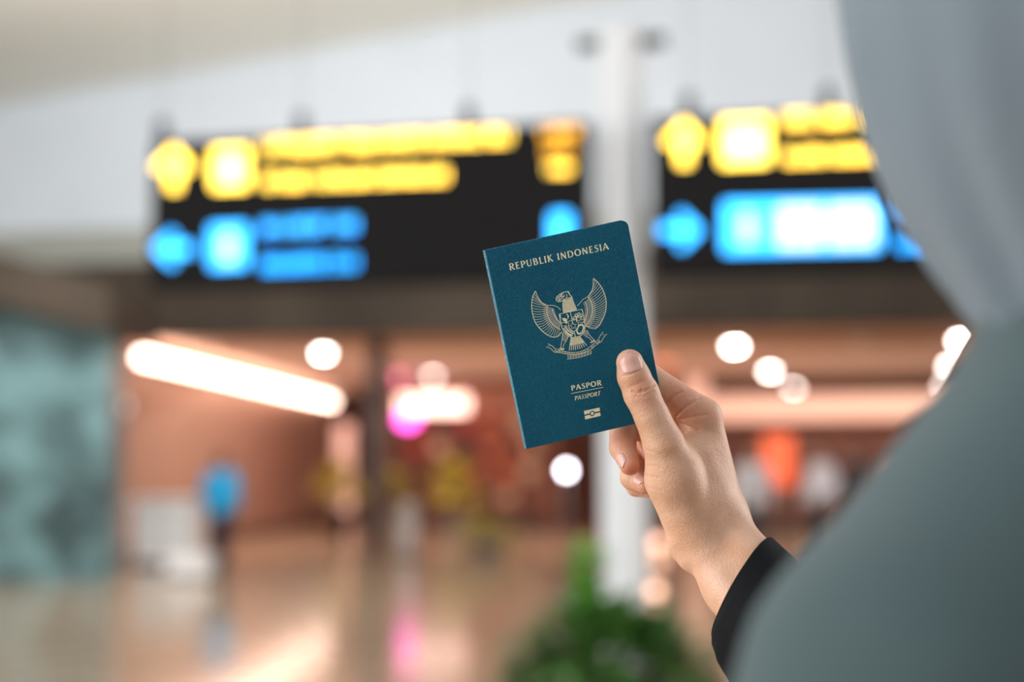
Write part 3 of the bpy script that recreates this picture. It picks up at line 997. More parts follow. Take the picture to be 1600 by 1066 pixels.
def h2w(v):
    v = np.asarray(v) / 1000.0
    B = np.array([RIGHT, UP, -FWD])
    return np.array(CAM)[None, :] + v @ B


H = Solid()
def seg(a, b, ra, rb, k): H.cone(hp(*a), hp(*b), ra, rb, k)
# palm and back of the hand
seg((1098, 652, -21), (1128, 800, -24), 11.3, 14.0, 6)          # index metacarpal
seg((1092, 676, -38), (1118, 812, -38), 11.5, 14.5, 9)          # middle
seg((1086, 704, -54), (1108, 815, -48), 11.0, 13.5, 9)          # ring
seg((1078, 732, -67), (1096, 820, -56), 10.0, 12.5, 9)          # little
seg((1085, 715, -12), (1104, 775, -14), 12.5, 15.0, 9)          # first web muscle
seg((1064, 708, -6), (1096, 700, -17), 9.5, 9.0, 5)            # web fold
# wrist and forearm (two parallel bones)
seg((1102, 800, -16), (1096, 842, -12), 16.0, 15.0, 10)
seg((1094, 838, -12), (1142, 918, 4), 15.3, 15.5, 10)
seg((1132, 812, -20), (1170, 876, 0), 14.0, 14.5, 10)
seg((1142, 918, 4), (1215, 1020, 40), 15.5, 19.0, 8)
seg((1170, 876, 0), (1245, 980, 34), 14.5, 18.0, 8)
seg((1069, 850, -12), (1082, 870, -8), 10.6, 9.5, 3)            # bone at the thumb's root
seg((1024, 692, -42), (1045, 756, -38), 11, 12, 4)               # hollow of the palm
# thumb
seg((1037, 694, 5.5), (1054, 744, -0.5), 12.4, 15.6, 3)
seg((1054, 744, -0.5), (1082, 812, -8), 15.6, 16.0, 8)
seg((1046, 752, -8), (1066, 800, -12), 14.0, 13.5, 6)           # ball of the thumb
seg((1019, 652, 7.6), (1037, 694, 5.5), 10.2, 12.4, 1.2)
seg((1002, 615, 7.6), (1019, 652, 7.6), 10.5, 10.2, 2)
seg((990, 588, 7.6), (1002, 615, 7.6), 9.6, 10.5, 2)
seg((984, 567, 7.6), (990, 588, 7.6), 8.1, 9.6, 2)
# index finger behind the passport
seg((1098, 652, -21), (1012, 592, -20.5), 11.3, 9.6, 4)
seg((1012, 592, -20.5), (948, 572, -15), 9.4, 8.4, 1.2)
seg((948, 572, -15), (904, 570, -11), 8.3, 7.0, 1.2)
# middle finger, curled, showing below the passport
seg((1092, 676, -38), (975, 663, -32), 10.8, 9.4, 3.5)
seg((975, 663, -32), (973, 700, -17), 9.2, 8.2, 1.5)
seg((973, 700, -17), (984, 727, -9), 8.0, 6.2, 1.5)
# ring finger
seg((1086, 704, -54), (992, 716, -46), 10.0, 8.8, 3)
seg((992, 716, -46), (988, 747, -31), 8.6, 7.6, 1.2)
seg((988, 747, -31), (1008, 758, -22), 7.4, 5.8, 1.2)
# little finger
seg((1078, 732, -67), (1000, 742, -56), 8.8, 7.6, 3)
seg((1000, 742, -56), (994, 760, -44), 7.4, 6.6, 1.0)
seg((994, 760, -44), (1016, 766, -36), 6.4, 5.2, 1.0)

CUT = np.array(hp(1192, 945, 20)); AX = np.array(hp(1215, 975, 31)) - np.array(hp(1140, 868, -5)); AX = AX / np.linalg.norm(AX)
hv, hf = H.mesh(0.65, smooth=3)
# cut across the forearm, inside the sleeve
keep = ((hv - CUT) @ AX) < 0
hf = hf[keep[hf].all(1)]
used = np.unique(hf); mp = -np.ones(len(hv), int); mp[used] = np.arange(len(used)); hv = hv[used]; hf = mp[hf]
hn = vnormals(hv, hf)
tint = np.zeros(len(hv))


def poly_dist(P, pl):
    out = np.full(len(P), 1e9)
    for a, b in zip(pl, pl[1:]):
        a, b = np.array(a, float), np.array(b, float)
        t = np.clip(((P - a) @ (b - a)) / max(1e-9, (b - a) @ (b - a)), 0, 1)
        out = np.minimum(out, np.linalg.norm(P - a - t[:, None] * (b - a), axis=1))
    return out


# skin folds: lines on the visible skin, pressed in along the normal (mm)
pxy = np.stack([800 + hv[:, 0] / -hv[:, 2] * F, 533 - hv[:, 1] / -hv[:, 2] * F], 1)
hz = DP * 1000 + hv[:, 2]
front = hn[:, 2] > 0.1
for line, dep, wid, zmin, zmax in [
        ([(988, 611), (996, 615), (1004, 609)], 0.75, 1.7, 4, 99),
        ([(1002, 614), (1012, 609), (1022, 602)], 0.85, 1.7, 4, 99),
        ([(984, 606), (994, 600), (1006, 596)], 0.25, 2.4, 4, 99),
        ([(992, 620), (1006, 619), (1020, 612)], 0.3, 2.4, 4, 99),
        ([(974, 588), (986, 584), (1001, 574)], 0.35, 2.0, 4, 99),
        ([(1043, 630), (1054, 619), (1066, 612)], 0.7, 2.0, -30, 0),
        ([(1056, 651), (1068, 639), (1082, 629), (1094, 622)], 0.8, 2.2, -30, 2),
        ([(1063, 656), (1082, 652), (1104, 648)], 0.5, 2.4, -30, 4),
        ([(1056, 656), (1066, 663), (1078, 667), (1090, 672)], 0.9, 2.0, -30, 14),
        ([(1072, 608), (1090, 606), (1104, 612)], 0.25, 2.6, -30, 2),
        ([(1078, 620), (1098, 616), (1112, 622)], 0.25, 2.6, -30, 2),
        ([(1008, 728), (1020, 728), (1032, 731)], 0.2, 2.0, -20, 99),
        ([(1009, 744), (1020, 745), (1030, 747)], 0.2, 2.0, -20, 99),
        ([(1012, 762), (1024, 764), (1034, 767)], 0.2, 2.0, -20, 99),
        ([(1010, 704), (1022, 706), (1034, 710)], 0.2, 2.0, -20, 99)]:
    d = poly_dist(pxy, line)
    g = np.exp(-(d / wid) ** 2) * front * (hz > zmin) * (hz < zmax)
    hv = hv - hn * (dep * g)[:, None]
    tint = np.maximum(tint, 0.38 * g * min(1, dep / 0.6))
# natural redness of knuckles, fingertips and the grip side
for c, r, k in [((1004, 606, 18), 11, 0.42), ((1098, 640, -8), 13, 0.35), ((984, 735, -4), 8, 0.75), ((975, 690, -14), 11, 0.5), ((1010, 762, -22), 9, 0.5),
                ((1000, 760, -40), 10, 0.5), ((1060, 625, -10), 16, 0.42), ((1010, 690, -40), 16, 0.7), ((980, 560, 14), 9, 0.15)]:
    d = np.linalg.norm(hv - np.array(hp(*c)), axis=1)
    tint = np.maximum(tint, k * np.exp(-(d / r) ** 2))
hw = h2w(hv)

# --- body in world metres
HEAD = at(1790, -100, 0.50)
LS = at(1446, 1090, 0.425)                            # near shoulder
NB = Vector((HEAD.x + 0.004, HEAD.y - 0.004, HEAD.z - 0.19))
spine = Vector((NB.x, NB.y, 0))
Lv = Vector((LS.x - spine.x, LS.y - spine.y, 0)).normalized()
Fv = Vector((Lv.y, -Lv.x, 0))
if Fv.y < 0: Fv = -Fv
RS = Vector((2 * spine.x - LS.x, 2 * spine.y - LS.y, LS.z + 0.01))
BQ = Vector(h2w(CUT[None, :])[0])
AXW = Vector(AX[0] * np.array(RIGHT) + AX[1] * np.array(UP) - AX[2] * np.array(FWD)).normalized()
ELB = BQ + AXW * 0.17
B3 = (tuple(Lv), tuple(Fv), (0, 0, 1))


def bw(l, f, z): return Vector((spine.x, spine.y, 0)) + Lv * l + Fv * f + Vector((0, 0, z))


woman = thing('person', 'woman in a grey headscarf and grey green coat seen from behind, holding up the passport', 'person', (spine.x, spine.y, 0))
S = Solid()
fh = HEAD + Fv * 0.012
S.ell(HEAD, (0.074, 0.092, 0.112), 0.01, B3)
S.ell(HEAD + Fv * 0.045 + Vector((0, 0, -0.05)), (0.052, 0.05, 0.062), 0.03, B3)          # jaw
S.cone(HEAD + Fv * 0.093 + Vector((0, 0, 0.005)), HEAD + Fv * 0.108 + Vector((0, 0, -0.032)), 0.007, 0.012, 0.012)   # nose
for q in (-0.030, 0.030):
    S.cut(HEAD + Fv * 0.098 + Lv * q + Vector((0, 0, 0.006)), (0.017, 0.012, 0.0075), 0.008, B3)
S.cone(HEAD + Fv * 0.09 + Lv * 0.016 + Vector((0, 0, -0.062)), HEAD + Fv * 0.09 - Lv * 0.016 + Vector((0, 0, -0.062)), 0.008, 0.008, 0.006)
S.cone(HEAD + Vector((0, 0, -0.08)), NB + Vector((0, 0, -0.01)), 0.043, 0.043, 0.02)
zb = LS.z
S.cone(bw(0, 0, zb - 0.06), bw(0, 0, zb - 0.28), 0.07, 0.085, 0.04)
S.ell(bw(0, 0, zb - 0.18), (0.12, 0.082, 0.15), 0.03, B3)
S.ell(bw(0, -0.01, zb - 0.46), (0.15, 0.105, 0.14), 0.06, B3)
LE = LS + Fv * 0.02 + Lv * 0.055 - Vector((0, 0, 0.28)); LW = LE + Fv * 0.18 - Lv * 0.16 + Vector((0, 0, -0.03))
for s, a, e in ((1, LS, LE), (-1, RS, ELB)):
    S.cone(bw(0, 0, zb + 0.01), a, 0.036, 0.034, 0.02)
    S.cone(a, e, 0.036, 0.033, 0.01)
S.cone(LE, LW, 0.034, 0.024, 0.01)
hd = (LW - LE).normalized()
for q in (-0.02, 0.0, 0.02):
    S.cone(LW + Vector((0, 0, q * 0.6)), LW + hd * 0.085 + Vector((0, 0, q * 1.1)), 0.019, 0.013, 0.012)
for q in (-0.027, -0.009, 0.009, 0.027):
    c = LW + hd * 0.085 + Vector((0, 0, q))
    S.cone(c, c + hd * (0.075 - abs(q) * 0.5) - Lv * 0.012, 0.0088, 0.0072, 0.003)
S.cone(LW + hd * 0.03 + Vector((0, 0, 0.025)), LW + hd * 0.07 + Vector((0, 0, 0.055)), 0.011, 0.009, 0.006)
S.cone(ELB, BQ - AXW * 0.05, 0.036, 0.0235, 0.01)
hz0 = zb - 0.50
for s in (1, -1):
    S.cone(bw(0.085 * s, 0, hz0), bw(0.085 * s, 0.015, 0.46), 0.08, 0.055, 0.03)
    S.cone(bw(0.085 * s, 0.015, 0.46), bw(0.085 * s, -0.01, 0.08), 0.052, 0.036, 0.01)
    S.cone(bw(0.085 * s, -0.02, 0.05), bw(0.09 * s, 0.12, 0.03), 0.032, 0.026, 0.02)
bv, bf = S.mesh(0.006, smooth=2)
bq = np.array(BQ); axw = np.array(AXW)
cut = (np.linalg.norm(bv - bq, axis=1) < 0.075) & (((bv - bq) @ axw) < 0.006)
bf = bf[~cut[bf].any(1)]
used = np.unique(bf); mp = -np.ones(len(bv), int); mp[used] = np.arange(len(used)); bv = bv[used]; bf = mp[bf]

# one continuous body: hand and body joined by a bridge across the forearm
me = bpy.data.meshes.new('body')
allv = np.concatenate([hw, bv]); allf = np.concatenate([hf, bf + len(hw)])
bm = bmesh.new()
lay = bm.verts.layers.float.new('tint')
BV = [bm.verts.new(v) for v in allv.tolist()]
for i, v in enumerate(BV):
    v[lay] = float(tint[i]) if i < len(hw) else 0.1
for q in allf.tolist():
    try: bm.faces.new([BV[i] for i in q])
    except ValueError: pass
bm.edges.ensure_lookup_table()
loop = [e for e in bm.edges if len(e.link_faces) == 1 and (sum((v.co for v in e.verts), Vector()) / 2 - BQ).length < 0.09]
try:
    bmesh.ops.bridge_loops(bm, edges=loop)
except Exception as ex:
    print('bridge', ex)
bm.normal_update()
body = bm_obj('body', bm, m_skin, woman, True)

# fingernails: curved plates laid on the skin of each finger end
def nail(name, c, axis, nrm, ln, wd, lift=0.35):
    c, a, n = (np.array(x, float) for x in (c, axis, nrm))
    a = a / np.linalg.norm(a); n = n - a * (n @ a); n = n / np.linalg.norm(n); s = np.cross(a, n)
    N, Mm = 10, 10
    top = []
    for i in range(N + 1):
        t = i / N
        for j in range(Mm + 1):
            u = -1 + 2 * j / Mm
            w = wd * (0.86 + 0.14 * min(1, t * 3)) * math.sqrt(max(0.0, 1 - max(0, (t - 0.62) / 0.38) ** 2.4 * 0.85))
            # rounded base (cuticle) and tip
            tt = (t - 0.5) * ln - (0.16 * ln * u * u * (t - 0.5) * 2 if t > 0.5 else -0.12 * ln * u * u * (0.5 - t) * 2)
            p = c + a * tt + s * (u * w / 2)
            q = p + n * 9; st = 0
            while st < 60:
                dd = H.point(q)
                if dd < 0.02 or (p - q) @ n > 5: break
                q = q - n * max(0.03, dd * 0.9); st += 1
            edge = max(abs(u), 0 if t > 0.5 else 1 - 2 * t)
            top.append(q + n * (lift * (1 - 0.75 * edge ** 5)))
    top = np.array(top)
    bot = top - n * 0.55
    W = Mm + 1
    f = []
    K = len(top)
    for i in range(N):
        for j in range(Mm):
            q = [i * W + j, i * W + j + 1, (i + 1) * W + j + 1, (i + 1) * W + j]
            f.append(q); f.append([K + x for x in reversed(q)])
    rim = [j for j in range(W)] + [i * W + Mm for i in range(1, N + 1)] + [N * W + j for j in range(Mm - 1, -1, -1)] + [i * W for i in range(N - 1, 0, -1)]
    for x, y in zip(rim, rim[1:] + rim[:1]):
        f.append([y, x, K + x, K + y])
    v = h2w(np.concatenate([top, bot]))
    bm = bmesh.new()
    V = [bm.verts.new(x) for x in v.tolist()]
    for q in f: bm.faces.new([V[x] for x in q])
    bmesh.ops.recalc_face_normals(bm, faces=bm.faces)
    return bm_obj(name, bm, m_nail, woman, True)


def vec(a, b): return np.array(hp(*b)) - np.array(hp(*a))
nail('thumb_nail', hp(984.5, 568, 12.5), vec((990, 586, 14.5), (978, 551, 10.5)), (0.12, 0.05, 1), 13.2, 13.6)
nail('fingernail', hp(976, 721, -9), vec((971, 707, -14), (983, 736, -7)), (-0.75, -0.1, 0.75), 9.5, 8.4)
nail('fingernail', hp(1000, 750, -20), vec((990, 744, -28), (1012, 758, -19)), (-0.2, 0.55, 0.85), 8.5, 7.4)
nail('fingernail', hp(1004, 766, -36), vec((996, 762, -42), (1016, 767, -35)), (0.1, 0.1, 1), 8.0, 6.4)
nail('fingernail', hp(912, 571, -19), vec((940, 572, -21), (900, 570, -17)), (0, 0.2, -1), 9.5, 9.0)

# eyes, brows
m_eye = mat('eye_white', (235, 230, 225), rough=0.2)
m_iris = mat('dark_brown_iris', (46, 28, 20), rough=0.2)
for q in (-0.030, 0.030):
    c = HEAD + Fv * 0.0745 + Lv * q + Vector((0, 0, 0.006))
    e = lathe('eye', [(0.001, -0.011), (0.008, -0.008), (0.011, 0), (0.0095, 0.006), (0.005, 0.0098), (0.001, 0.0108)], c, m_eye, woman, 16, axis=Fv)
    lathe('iris', [(0.0052, 0.0094), (0.0048, 0.0108), (0.001, 0.0114)], c, m_iris, e, 14, axis=Fv)
    tube('eyebrow', [HEAD + Fv * (0.094 - 0.25 * abs(o)) + Lv * (q + o) + Vector((0, 0, 0.027 - 3 * o * o)) for o in (-0.016, 0, 0.016)], [0.0015, 0.0028, 0.0012], m_iris, woman, 6)

# --- clothes
def cloth(name, rgb, var=0.10):
    m = mat(name, rgb, rough=0.85, var=var, scale=14, bump=0.35, bscale=900, sheen=0.2 if max(rgb) > 60 else 0.0, spec=0.15)
    return m


m_scarf = cloth('grey_headscarf_fabric', (108, 118, 124), 0.05)
m_coat = cloth('grey_green_coat_fabric', (66, 80, 80), 0.06)
m_black = cloth('black_knit_fabric', (13, 13, 14), 0.15)
m_trou = cloth('dark_trouser_fabric', (50, 52, 56))

# headscarf: hood, throat and a short cape lying on the shoulders, open over the face
g = Solid()
g.ell(HEAD, (0.104, 0.112, 0.152), 0.01, B3)
g.cone(HEAD + Vector((0, 0, -0.07)), NB + Vector((0, 0, 0.03)), 0.058, 0.050, 0.03)
nk = NB + Vector((0, 0, 0.0))
g.ell(NB + Fv * 0.012 + Vector((0, 0, 0.0)), (0.060, 0.072, 0.050), 0.02, B3)          # cowl round the neck
g.cut(HEAD + Fv * 0.125 + Vector((0, 0, -0.012)), (0.060, 0.075, 0.088), 0.012, B3)


def folds(X, Y, Z):
    dx, dy = X - NB.x, Y - NB.y
    an = np.arctan2(dy, dx)
    zz = Z - NB.z
    w = np.exp(-((zz - 0.03) / 0.14) ** 2)
    return (0.0032 * w * (np.sin(an * 11 + zz * 16) + 0.6 * np.sin(an * 19 - zz * 30 + 1.3))).astype(np.float32)


v, f = g.mesh(0.0055, smooth=2, warp=folds)
np_obj('headscarf', v, f, m_scarf, woman)

# coat: shoulders, upper arms, body to mid-thigh
g = Solid()
nk2 = NB + Vector((0, 0, 0.032))
g.cone(nk2, LS, 0.061, 0.060, 0.02).cone(nk2, RS, 0.061, 0.060, 0.02)
g.cone(LS, LE, 0.059, 0.058, 0.012)
g.cone(LE, LE + (LW - LE) * 0.9, 0.058, 0.046, 0.02)
g.cone(RS, RS * 0.5 + ELB * 0.5, 0.062, 0.066, 0.012)
g.ell(bw(0, 0, zb - 0.17), (0.165, 0.125, 0.22), 0.03, B3)
g.cone(bw(0, 0, zb - 0.2), bw(0, 0, zb - 0.48), 0.13, 0.15, 0.08)
g.ell(bw(0, 0, zb - 0.62), (0.21, 0.16, 0.30), 0.08, B3)


def creases(X, Y, Z):
    l = (X - LS.x) * Lv.x + (Y - LS.y) * Lv.y
    q = (X - LS.x) * Fv.x + (Y - LS.y) * Fv.y
    z = Z - LS.z
    u0 = X - (0.176 + 0.22 * z)
    valley = 0.018 * np.exp(-(u0 / 0.022) ** 2) / (1 + np.exp((z - 0.02) / 0.02)) * (q < 0.06)
    return (valley + 0.005 * np.sin(30 * (z + 0.9 * l) + 9 * q) * np.exp(-((z + 0.12) / 0.2) ** 2) + 0.003 * np.sin(22 * l - 30 * q + 12 * z) + 0.006 * np.sin(13 * l - 24 * q + 11 * z + 0.8)).astype(np.float32)


v, f = g.mesh(0.0075, smooth=2, warp=creases)
np_obj('coat', v, f, m_coat, woman)
g = Solid()
for s in (1, -1):
    g.cone(bw(0.088 * s, 0, hz0 - 0.04), bw(0.092 * s, 0.015, 0.46), 0.088, 0.078, 0.04)
    g.cone(bw(0.095 * s, 0.015, 0.46), bw(0.095 * s, -0.005, 0.13), 0.08, 0.072, 0.01)
v, f = g.mesh(0.015, smooth=2)
np_obj('trousers', v, f, m_trou, woman)
for s in (1, -1):
    g = Solid()
    g.cone(bw(0.085 * s, -0.03, 0.048), bw(0.09 * s, 0.14, 0.038), 0.046, 0.038, 0.02)
    g.cone(bw(0.085 * s, -0.01, 0.05), bw(0.085 * s, -0.01, 0.10), 0.044, 0.046, 0.02)
    v, f = g.mesh(0.008, smooth=2)
    v[:, 2] = np.maximum(v[:, 2], 0.0)
    np_obj('shoe', v, f, m_black, woman)

# black knit sleeve of the raised arm: a loose tube from the wrist up to the coat
C0 = np.array(hp(1161, 920, 2)); rimax = np.array([0.874 * 0.968, -0.486 * 0.968, 0.40])
path = [(C0, rimax, 35.0, 35.0)]
c1 = C0 + rimax * 16
path.append((np.array(hp(1176, 942, 10)), 0.6 * rimax + 0.4 * AX, 36.0, 36.0))
path.append((np.array(hp(1200, 974, 23)), 0.25 * rimax + 0.75 * AX, 37.0, 37.0))
elb_h = CUT + AX * 170
path.append((CUT + AX * 52, AX, 38.5, 38.5))
path.append((CUT + AX * 110, AX, 42, 42))
rs_h = (np.array([(RS - CAM).dot(RIGHT), (RS - CAM).dot(UP), -(RS - CAM).dot(FWD)])) * 1000
ua = (rs_h - elb_h) / np.linalg.norm(rs_h - elb_h)
path.append((elb_h, 0.5 * AX + 0.5 * ua, 50, 50))
path.append((elb_h + ua * 60, ua, 50, 50))
path.append((elb_h + (rs_h - elb_h) * 0.66, ua, 45, 45))
SEG = 64
rings = []
refv = np.array([-0.486, 0.874, 0.0]) * np.array([1, -1, 1])
# dense rings by linear interpolation
dense = []
for (a, da, ra, _), (b, db, rb, _) in zip(path, path[1:]):
    nn = 6
    for k in range(nn):
        t = k / nn
        dense.append((a + (b - a) * t, da + (db - da) * t, ra + (rb - ra) * t))
dense.append((path[-1][0], path[-1][1], path[-1][2]))
L0 = 0.0
prev = None
for c, d, r in dense:
    d = d / np.linalg.norm(d)
    u = refv - d * (refv @ d); u /= np.linalg.norm(u); w = np.cross(d, u)
    if prev is not None: L0 += np.linalg.norm(c - prev)
    prev = c
    ring = []
    for k in range(SEG):
        a = 2 * PI * k / SEG
        amp = min(1.0, L0 / 30.0)
        rr_ = r * (1 + amp * (0.022 * math.sin(3 * a + L0 * 0.05) + 0.018 * math.sin(5 * a - L0 * 0.09 + 1)) + 0.006 * math.sin(7 * a))
        ring.append(c + (u * math.cos(a) + w * math.sin(a)) * rr_)
    rings.append(np.array(ring))
# turned-in hem
d0 = rimax / np.linalg.norm(rimax)
c = dense[0][0]
hem = [c + (p - c) * 0.955 + d0 * 0.2 for p in rings[0]]
hem2 = [c + (p - c) * 0.91 + d0 * 6 for p in rings[0]]
lip = [c + (p - c) * 0.99 - d0 * 0.9 for p in rings[0]]
rings = [np.array(hem2), np.array(hem), np.array(lip)] + rings
V = h2w(np.concatenate(rings))
Fc = []
for i in range(len(rings) - 1):
    for k in range(SEG):
        Fc.append((i * SEG + k, i * SEG + (k + 1) % SEG, (i + 1) * SEG + (k + 1) % SEG, (i + 1) * SEG + k))
sl = mesh_obj('sleeve', V, Fc, m_black, woman, True)
bm = bmesh.new(); bm.from_mesh(sl.data); bmesh.ops.recalc_face_normals(bm, faces=bm.faces); bm.to_mesh(sl.data); bm.free()
sl['label'] = 'black sleeve of the raised arm'

# ------------------------------------------------------------------ the passport
TLc, TRc, BLc = at(755, 392, 0.832), at(980, 343, 0.840), at(818, 703, 0.851)
PX = (TRc - TLc).normalized()
PY = (BLc - TLc); PHh = PY.length; PY = (PY - PX * PY.dot(PX)).normalized()        # down the cover
PN = PX.cross(PY)
if PN.dot(FWD) > 0: PN = -PN                                                     # towards the lens
PW, PH = (TRc - TLc).length, PHh
m_leather = bpy.data.materials.new('teal_leatherette')
m_leather.use_nodes = True
nt = m_leather.node_tree
b = nt.nodes['Principled BSDF']
tc = nt.nodes.new('ShaderNodeTexCoord')
nz = nt.nodes.new('ShaderNodeTexNoise'); nz.inputs['Scale'].default_value = 26; nz.inputs['Detail'].default_value = 5
nt.links.new(tc.outputs['Object'], nz.inputs['Vector'])
rp = nt.nodes.new('ShaderNodeValToRGB')
rp.color_ramp.elements[0].position = 0.25; rp.color_ramp.elements[1].position = 0.75
rp.color_ramp.elements[0].color = lin((0, 87, 114)) + (1,); rp.color_ramp.elements[1].color = lin((6, 98, 121)) + (1,)
nt.links.new(nz.outputs['Fac'], rp.inputs['Fac']); nt.links.new(rp.outputs['Color'], b.inputs['Base Color'])
b.inputs['Roughness'].default_value = 0.42
b.inputs['Specular IOR Level'].default_value = 0.2
vo = nt.nodes.new('ShaderNodeTexVoronoi'); vo.feature = 'DISTANCE_TO_EDGE'; vo.inputs['Scale'].default_value = 1050
wn = nt.nodes.new('ShaderNodeTexNoise'); wn.inputs['Scale'].default_value = 300
mp_ = nt.nodes.new('ShaderNodeMapping'); mp_.inputs['Scale'].default_value = (0.75, 1.0, 1.5)
nt.links.new(tc.outputs['Object'], mp_.inputs['Vector'])
nt.links.new(mp_.outputs['Vector'], wn.inputs['Vector'])
nt.links.new(mp_.outputs['Vector'], vo.inputs['Vector'])
mr = nt.nodes.new('ShaderNodeMapRange'); mr.inputs['From Max'].default_value = 0.22
nt.links.new(vo.outputs['Distance'], mr.inputs['Value'])
ad = nt.nodes.new('ShaderNodeMath'); ad.operation = 'ADD'
nt.links.new(mr.outputs['Result'], ad.inputs[0]); nt.links.new(wn.outputs['Fac'], ad.inputs[1])
bp = nt.nodes.new('ShaderNodeBump'); bp.inputs['Strength'].default_value = 0.9; bp.inputs['Distance'].default_value = 0.0003
nt.links.new(ad.outputs[0], bp.inputs['Height']); nt.links.new(bp.outputs['Normal'], b.inputs['Normal'])
m_gold = mat('pale_gold_foil', (255, 238, 198), rough=0.4, var=0.08, scale=400, metal=0.15)
m_page = mat('passport_paper', (214, 206, 196), rough=0.9, var=0.03)


def pp(u, v, n=0.0):
    """passport space in millimetres: u across the cover, v down it, n off its front"""
    return TLc + (PX * u + PY * v + PN * n) * 0.001


def uv(px, py):
    q = on_plane(px, py, TLc, PN) - TLc
    return q.dot(PX) * 1000, q.dot(PY) * 1000


W_, H_ = PW * 1000, PH * 1000
cen = pp(W_ / 2, H_ / 2, -2.4)
ppt = thing('passport', 'dark teal passport booklet with gold crest held up in the raised hand', 'passport', pp(W_ / 2, H_, -2.4))


def sheet(name, u0, n0, n1, inset, m, rc=4.0):
    """a cover or page block: square at the spine, rounded at the fore edge"""
    a, bq = inset, W_ - inset
    t_, bt = inset, H_ - inset
    pl = [(u0, t_)]
    for k in range(9):
        an = -PI / 2 + PI / 2 * k / 8
        pl.append((bq - rc + rc * math.cos(an), t_ + rc + rc * math.sin(an)))
    for k in range(9):
        an = PI / 2 * k / 8
        pl.append((bq - rc + rc * math.cos(an), bt - rc + rc * math.sin(an)))
    pl.append((u0, bt))
    n = len(pl)
    bm = bmesh.new()
    A = [bm.verts.new(pp(x, y, n1)) for x, y in pl]
    B = [bm.verts.new(pp(x, y, n0)) for x, y in pl]
    bm.faces.new(A); bm.faces.new(list(reversed(B)))
    for i in range(n):
        bm.faces.new((A[i], B[i], B[(i + 1) % n], A[(i + 1) % n]))
    bmesh.ops.recalc_face_normals(bm, faces=bm.faces)
    o = bm_obj(name, bm, m, ppt)
    bv_ = o.modifiers.new('bevel', 'BEVEL'); bv_.width = 0.00016; bv_.segments = 2; bv_.limit_method = 'ANGLE'
    return o


sheet('front_cover', 1.3, -0.65, 0.0, 0.0, m_leather)
sheet('pages', 1.6, -3.75, -0.75, 1.0, m_page, 3.2)
sheet('back_cover', 1.3, -4.5, -3.85, 0.0, m_leather)
# rounded spine wrapping round the left edge
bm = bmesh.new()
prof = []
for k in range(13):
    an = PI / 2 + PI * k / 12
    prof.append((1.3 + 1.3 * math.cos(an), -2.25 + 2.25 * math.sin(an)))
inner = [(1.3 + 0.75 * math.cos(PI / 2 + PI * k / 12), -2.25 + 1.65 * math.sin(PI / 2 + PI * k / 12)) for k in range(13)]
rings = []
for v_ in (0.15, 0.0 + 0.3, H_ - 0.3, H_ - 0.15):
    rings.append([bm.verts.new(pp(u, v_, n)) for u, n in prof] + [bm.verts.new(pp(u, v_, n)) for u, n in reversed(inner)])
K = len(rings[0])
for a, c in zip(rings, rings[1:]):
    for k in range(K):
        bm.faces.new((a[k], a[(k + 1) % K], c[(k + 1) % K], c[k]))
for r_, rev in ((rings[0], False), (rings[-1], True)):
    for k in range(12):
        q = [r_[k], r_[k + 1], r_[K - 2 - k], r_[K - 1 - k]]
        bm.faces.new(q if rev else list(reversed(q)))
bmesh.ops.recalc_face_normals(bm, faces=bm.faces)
m_spine = m_leather.copy(); m_spine.name = 'teal_leatherette_smooth_highlight'  # smoother leatherette; its lighter teal paints in the highlight along the spine
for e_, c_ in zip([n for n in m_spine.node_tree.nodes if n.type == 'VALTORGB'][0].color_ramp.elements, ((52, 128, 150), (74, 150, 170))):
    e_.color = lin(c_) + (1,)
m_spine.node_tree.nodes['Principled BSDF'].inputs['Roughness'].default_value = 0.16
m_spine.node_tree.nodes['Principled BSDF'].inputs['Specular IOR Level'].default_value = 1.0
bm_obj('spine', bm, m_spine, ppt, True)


class Ink:
    """gold foil print: thin strips and patches a few hundredths of a millimetre thick on the cover"""
    def __init__(self): self.v = []; self.f = []

    def strip(self, pts, w, n=0.035):
        P = [np.array(p, float) for p in pts]
        ws = w if isinstance(w, (list, tuple)) else [w] * len(P)
        i0 = len(self.v)
        for i, p in enumerate(P):
            d = P[min(i + 1, len(P) - 1)] - P[max(i - 1, 0)]
            d = d / (np.linalg.norm(d) + 1e-9)
            s = np.array([-d[1], d[0]]) * ws[i] / 2
            self.v += [pp(*(p + s), n), pp(*(p - s), n)]
        for i in range(len(P) - 1):
            a = i0 + 2 * i
            self.f.append((a, a + 2, a + 3, a + 1))

    def patch(self, pts, n=0.035):
        i0 = len(self.v)
        self.v += [pp(x, y, n) for x, y in pts]
        self.f.append(tuple(range(i0, i0 + len(pts))))

    def build(self, name, label=None):
        bm = bmesh.new()
        V = [bm.verts.new(x) for x in self.v]
        for q in self.f:
            try: bm.faces.new([V[i] for i in q])
            except ValueError: pass
        bm.normal_update()
        for fc in bm.faces:
            if fc.normal.dot(PN) < 0: fc.normal_flip()
        o = bm_obj(name, bm, m_gold, ppt)
        o['kind'] = 'stuff'
        if label: o['label'] = label
        return o


def arc(cx, cy, rx, ry, a0, a1, n=10):
    return [(cx + rx * math.cos(math.radians(a0 + (a1 - a0) * k / n)), cy + ry * math.sin(math.radians(a0 + (a1 - a0) * k / n))) for k in range(n + 1)]


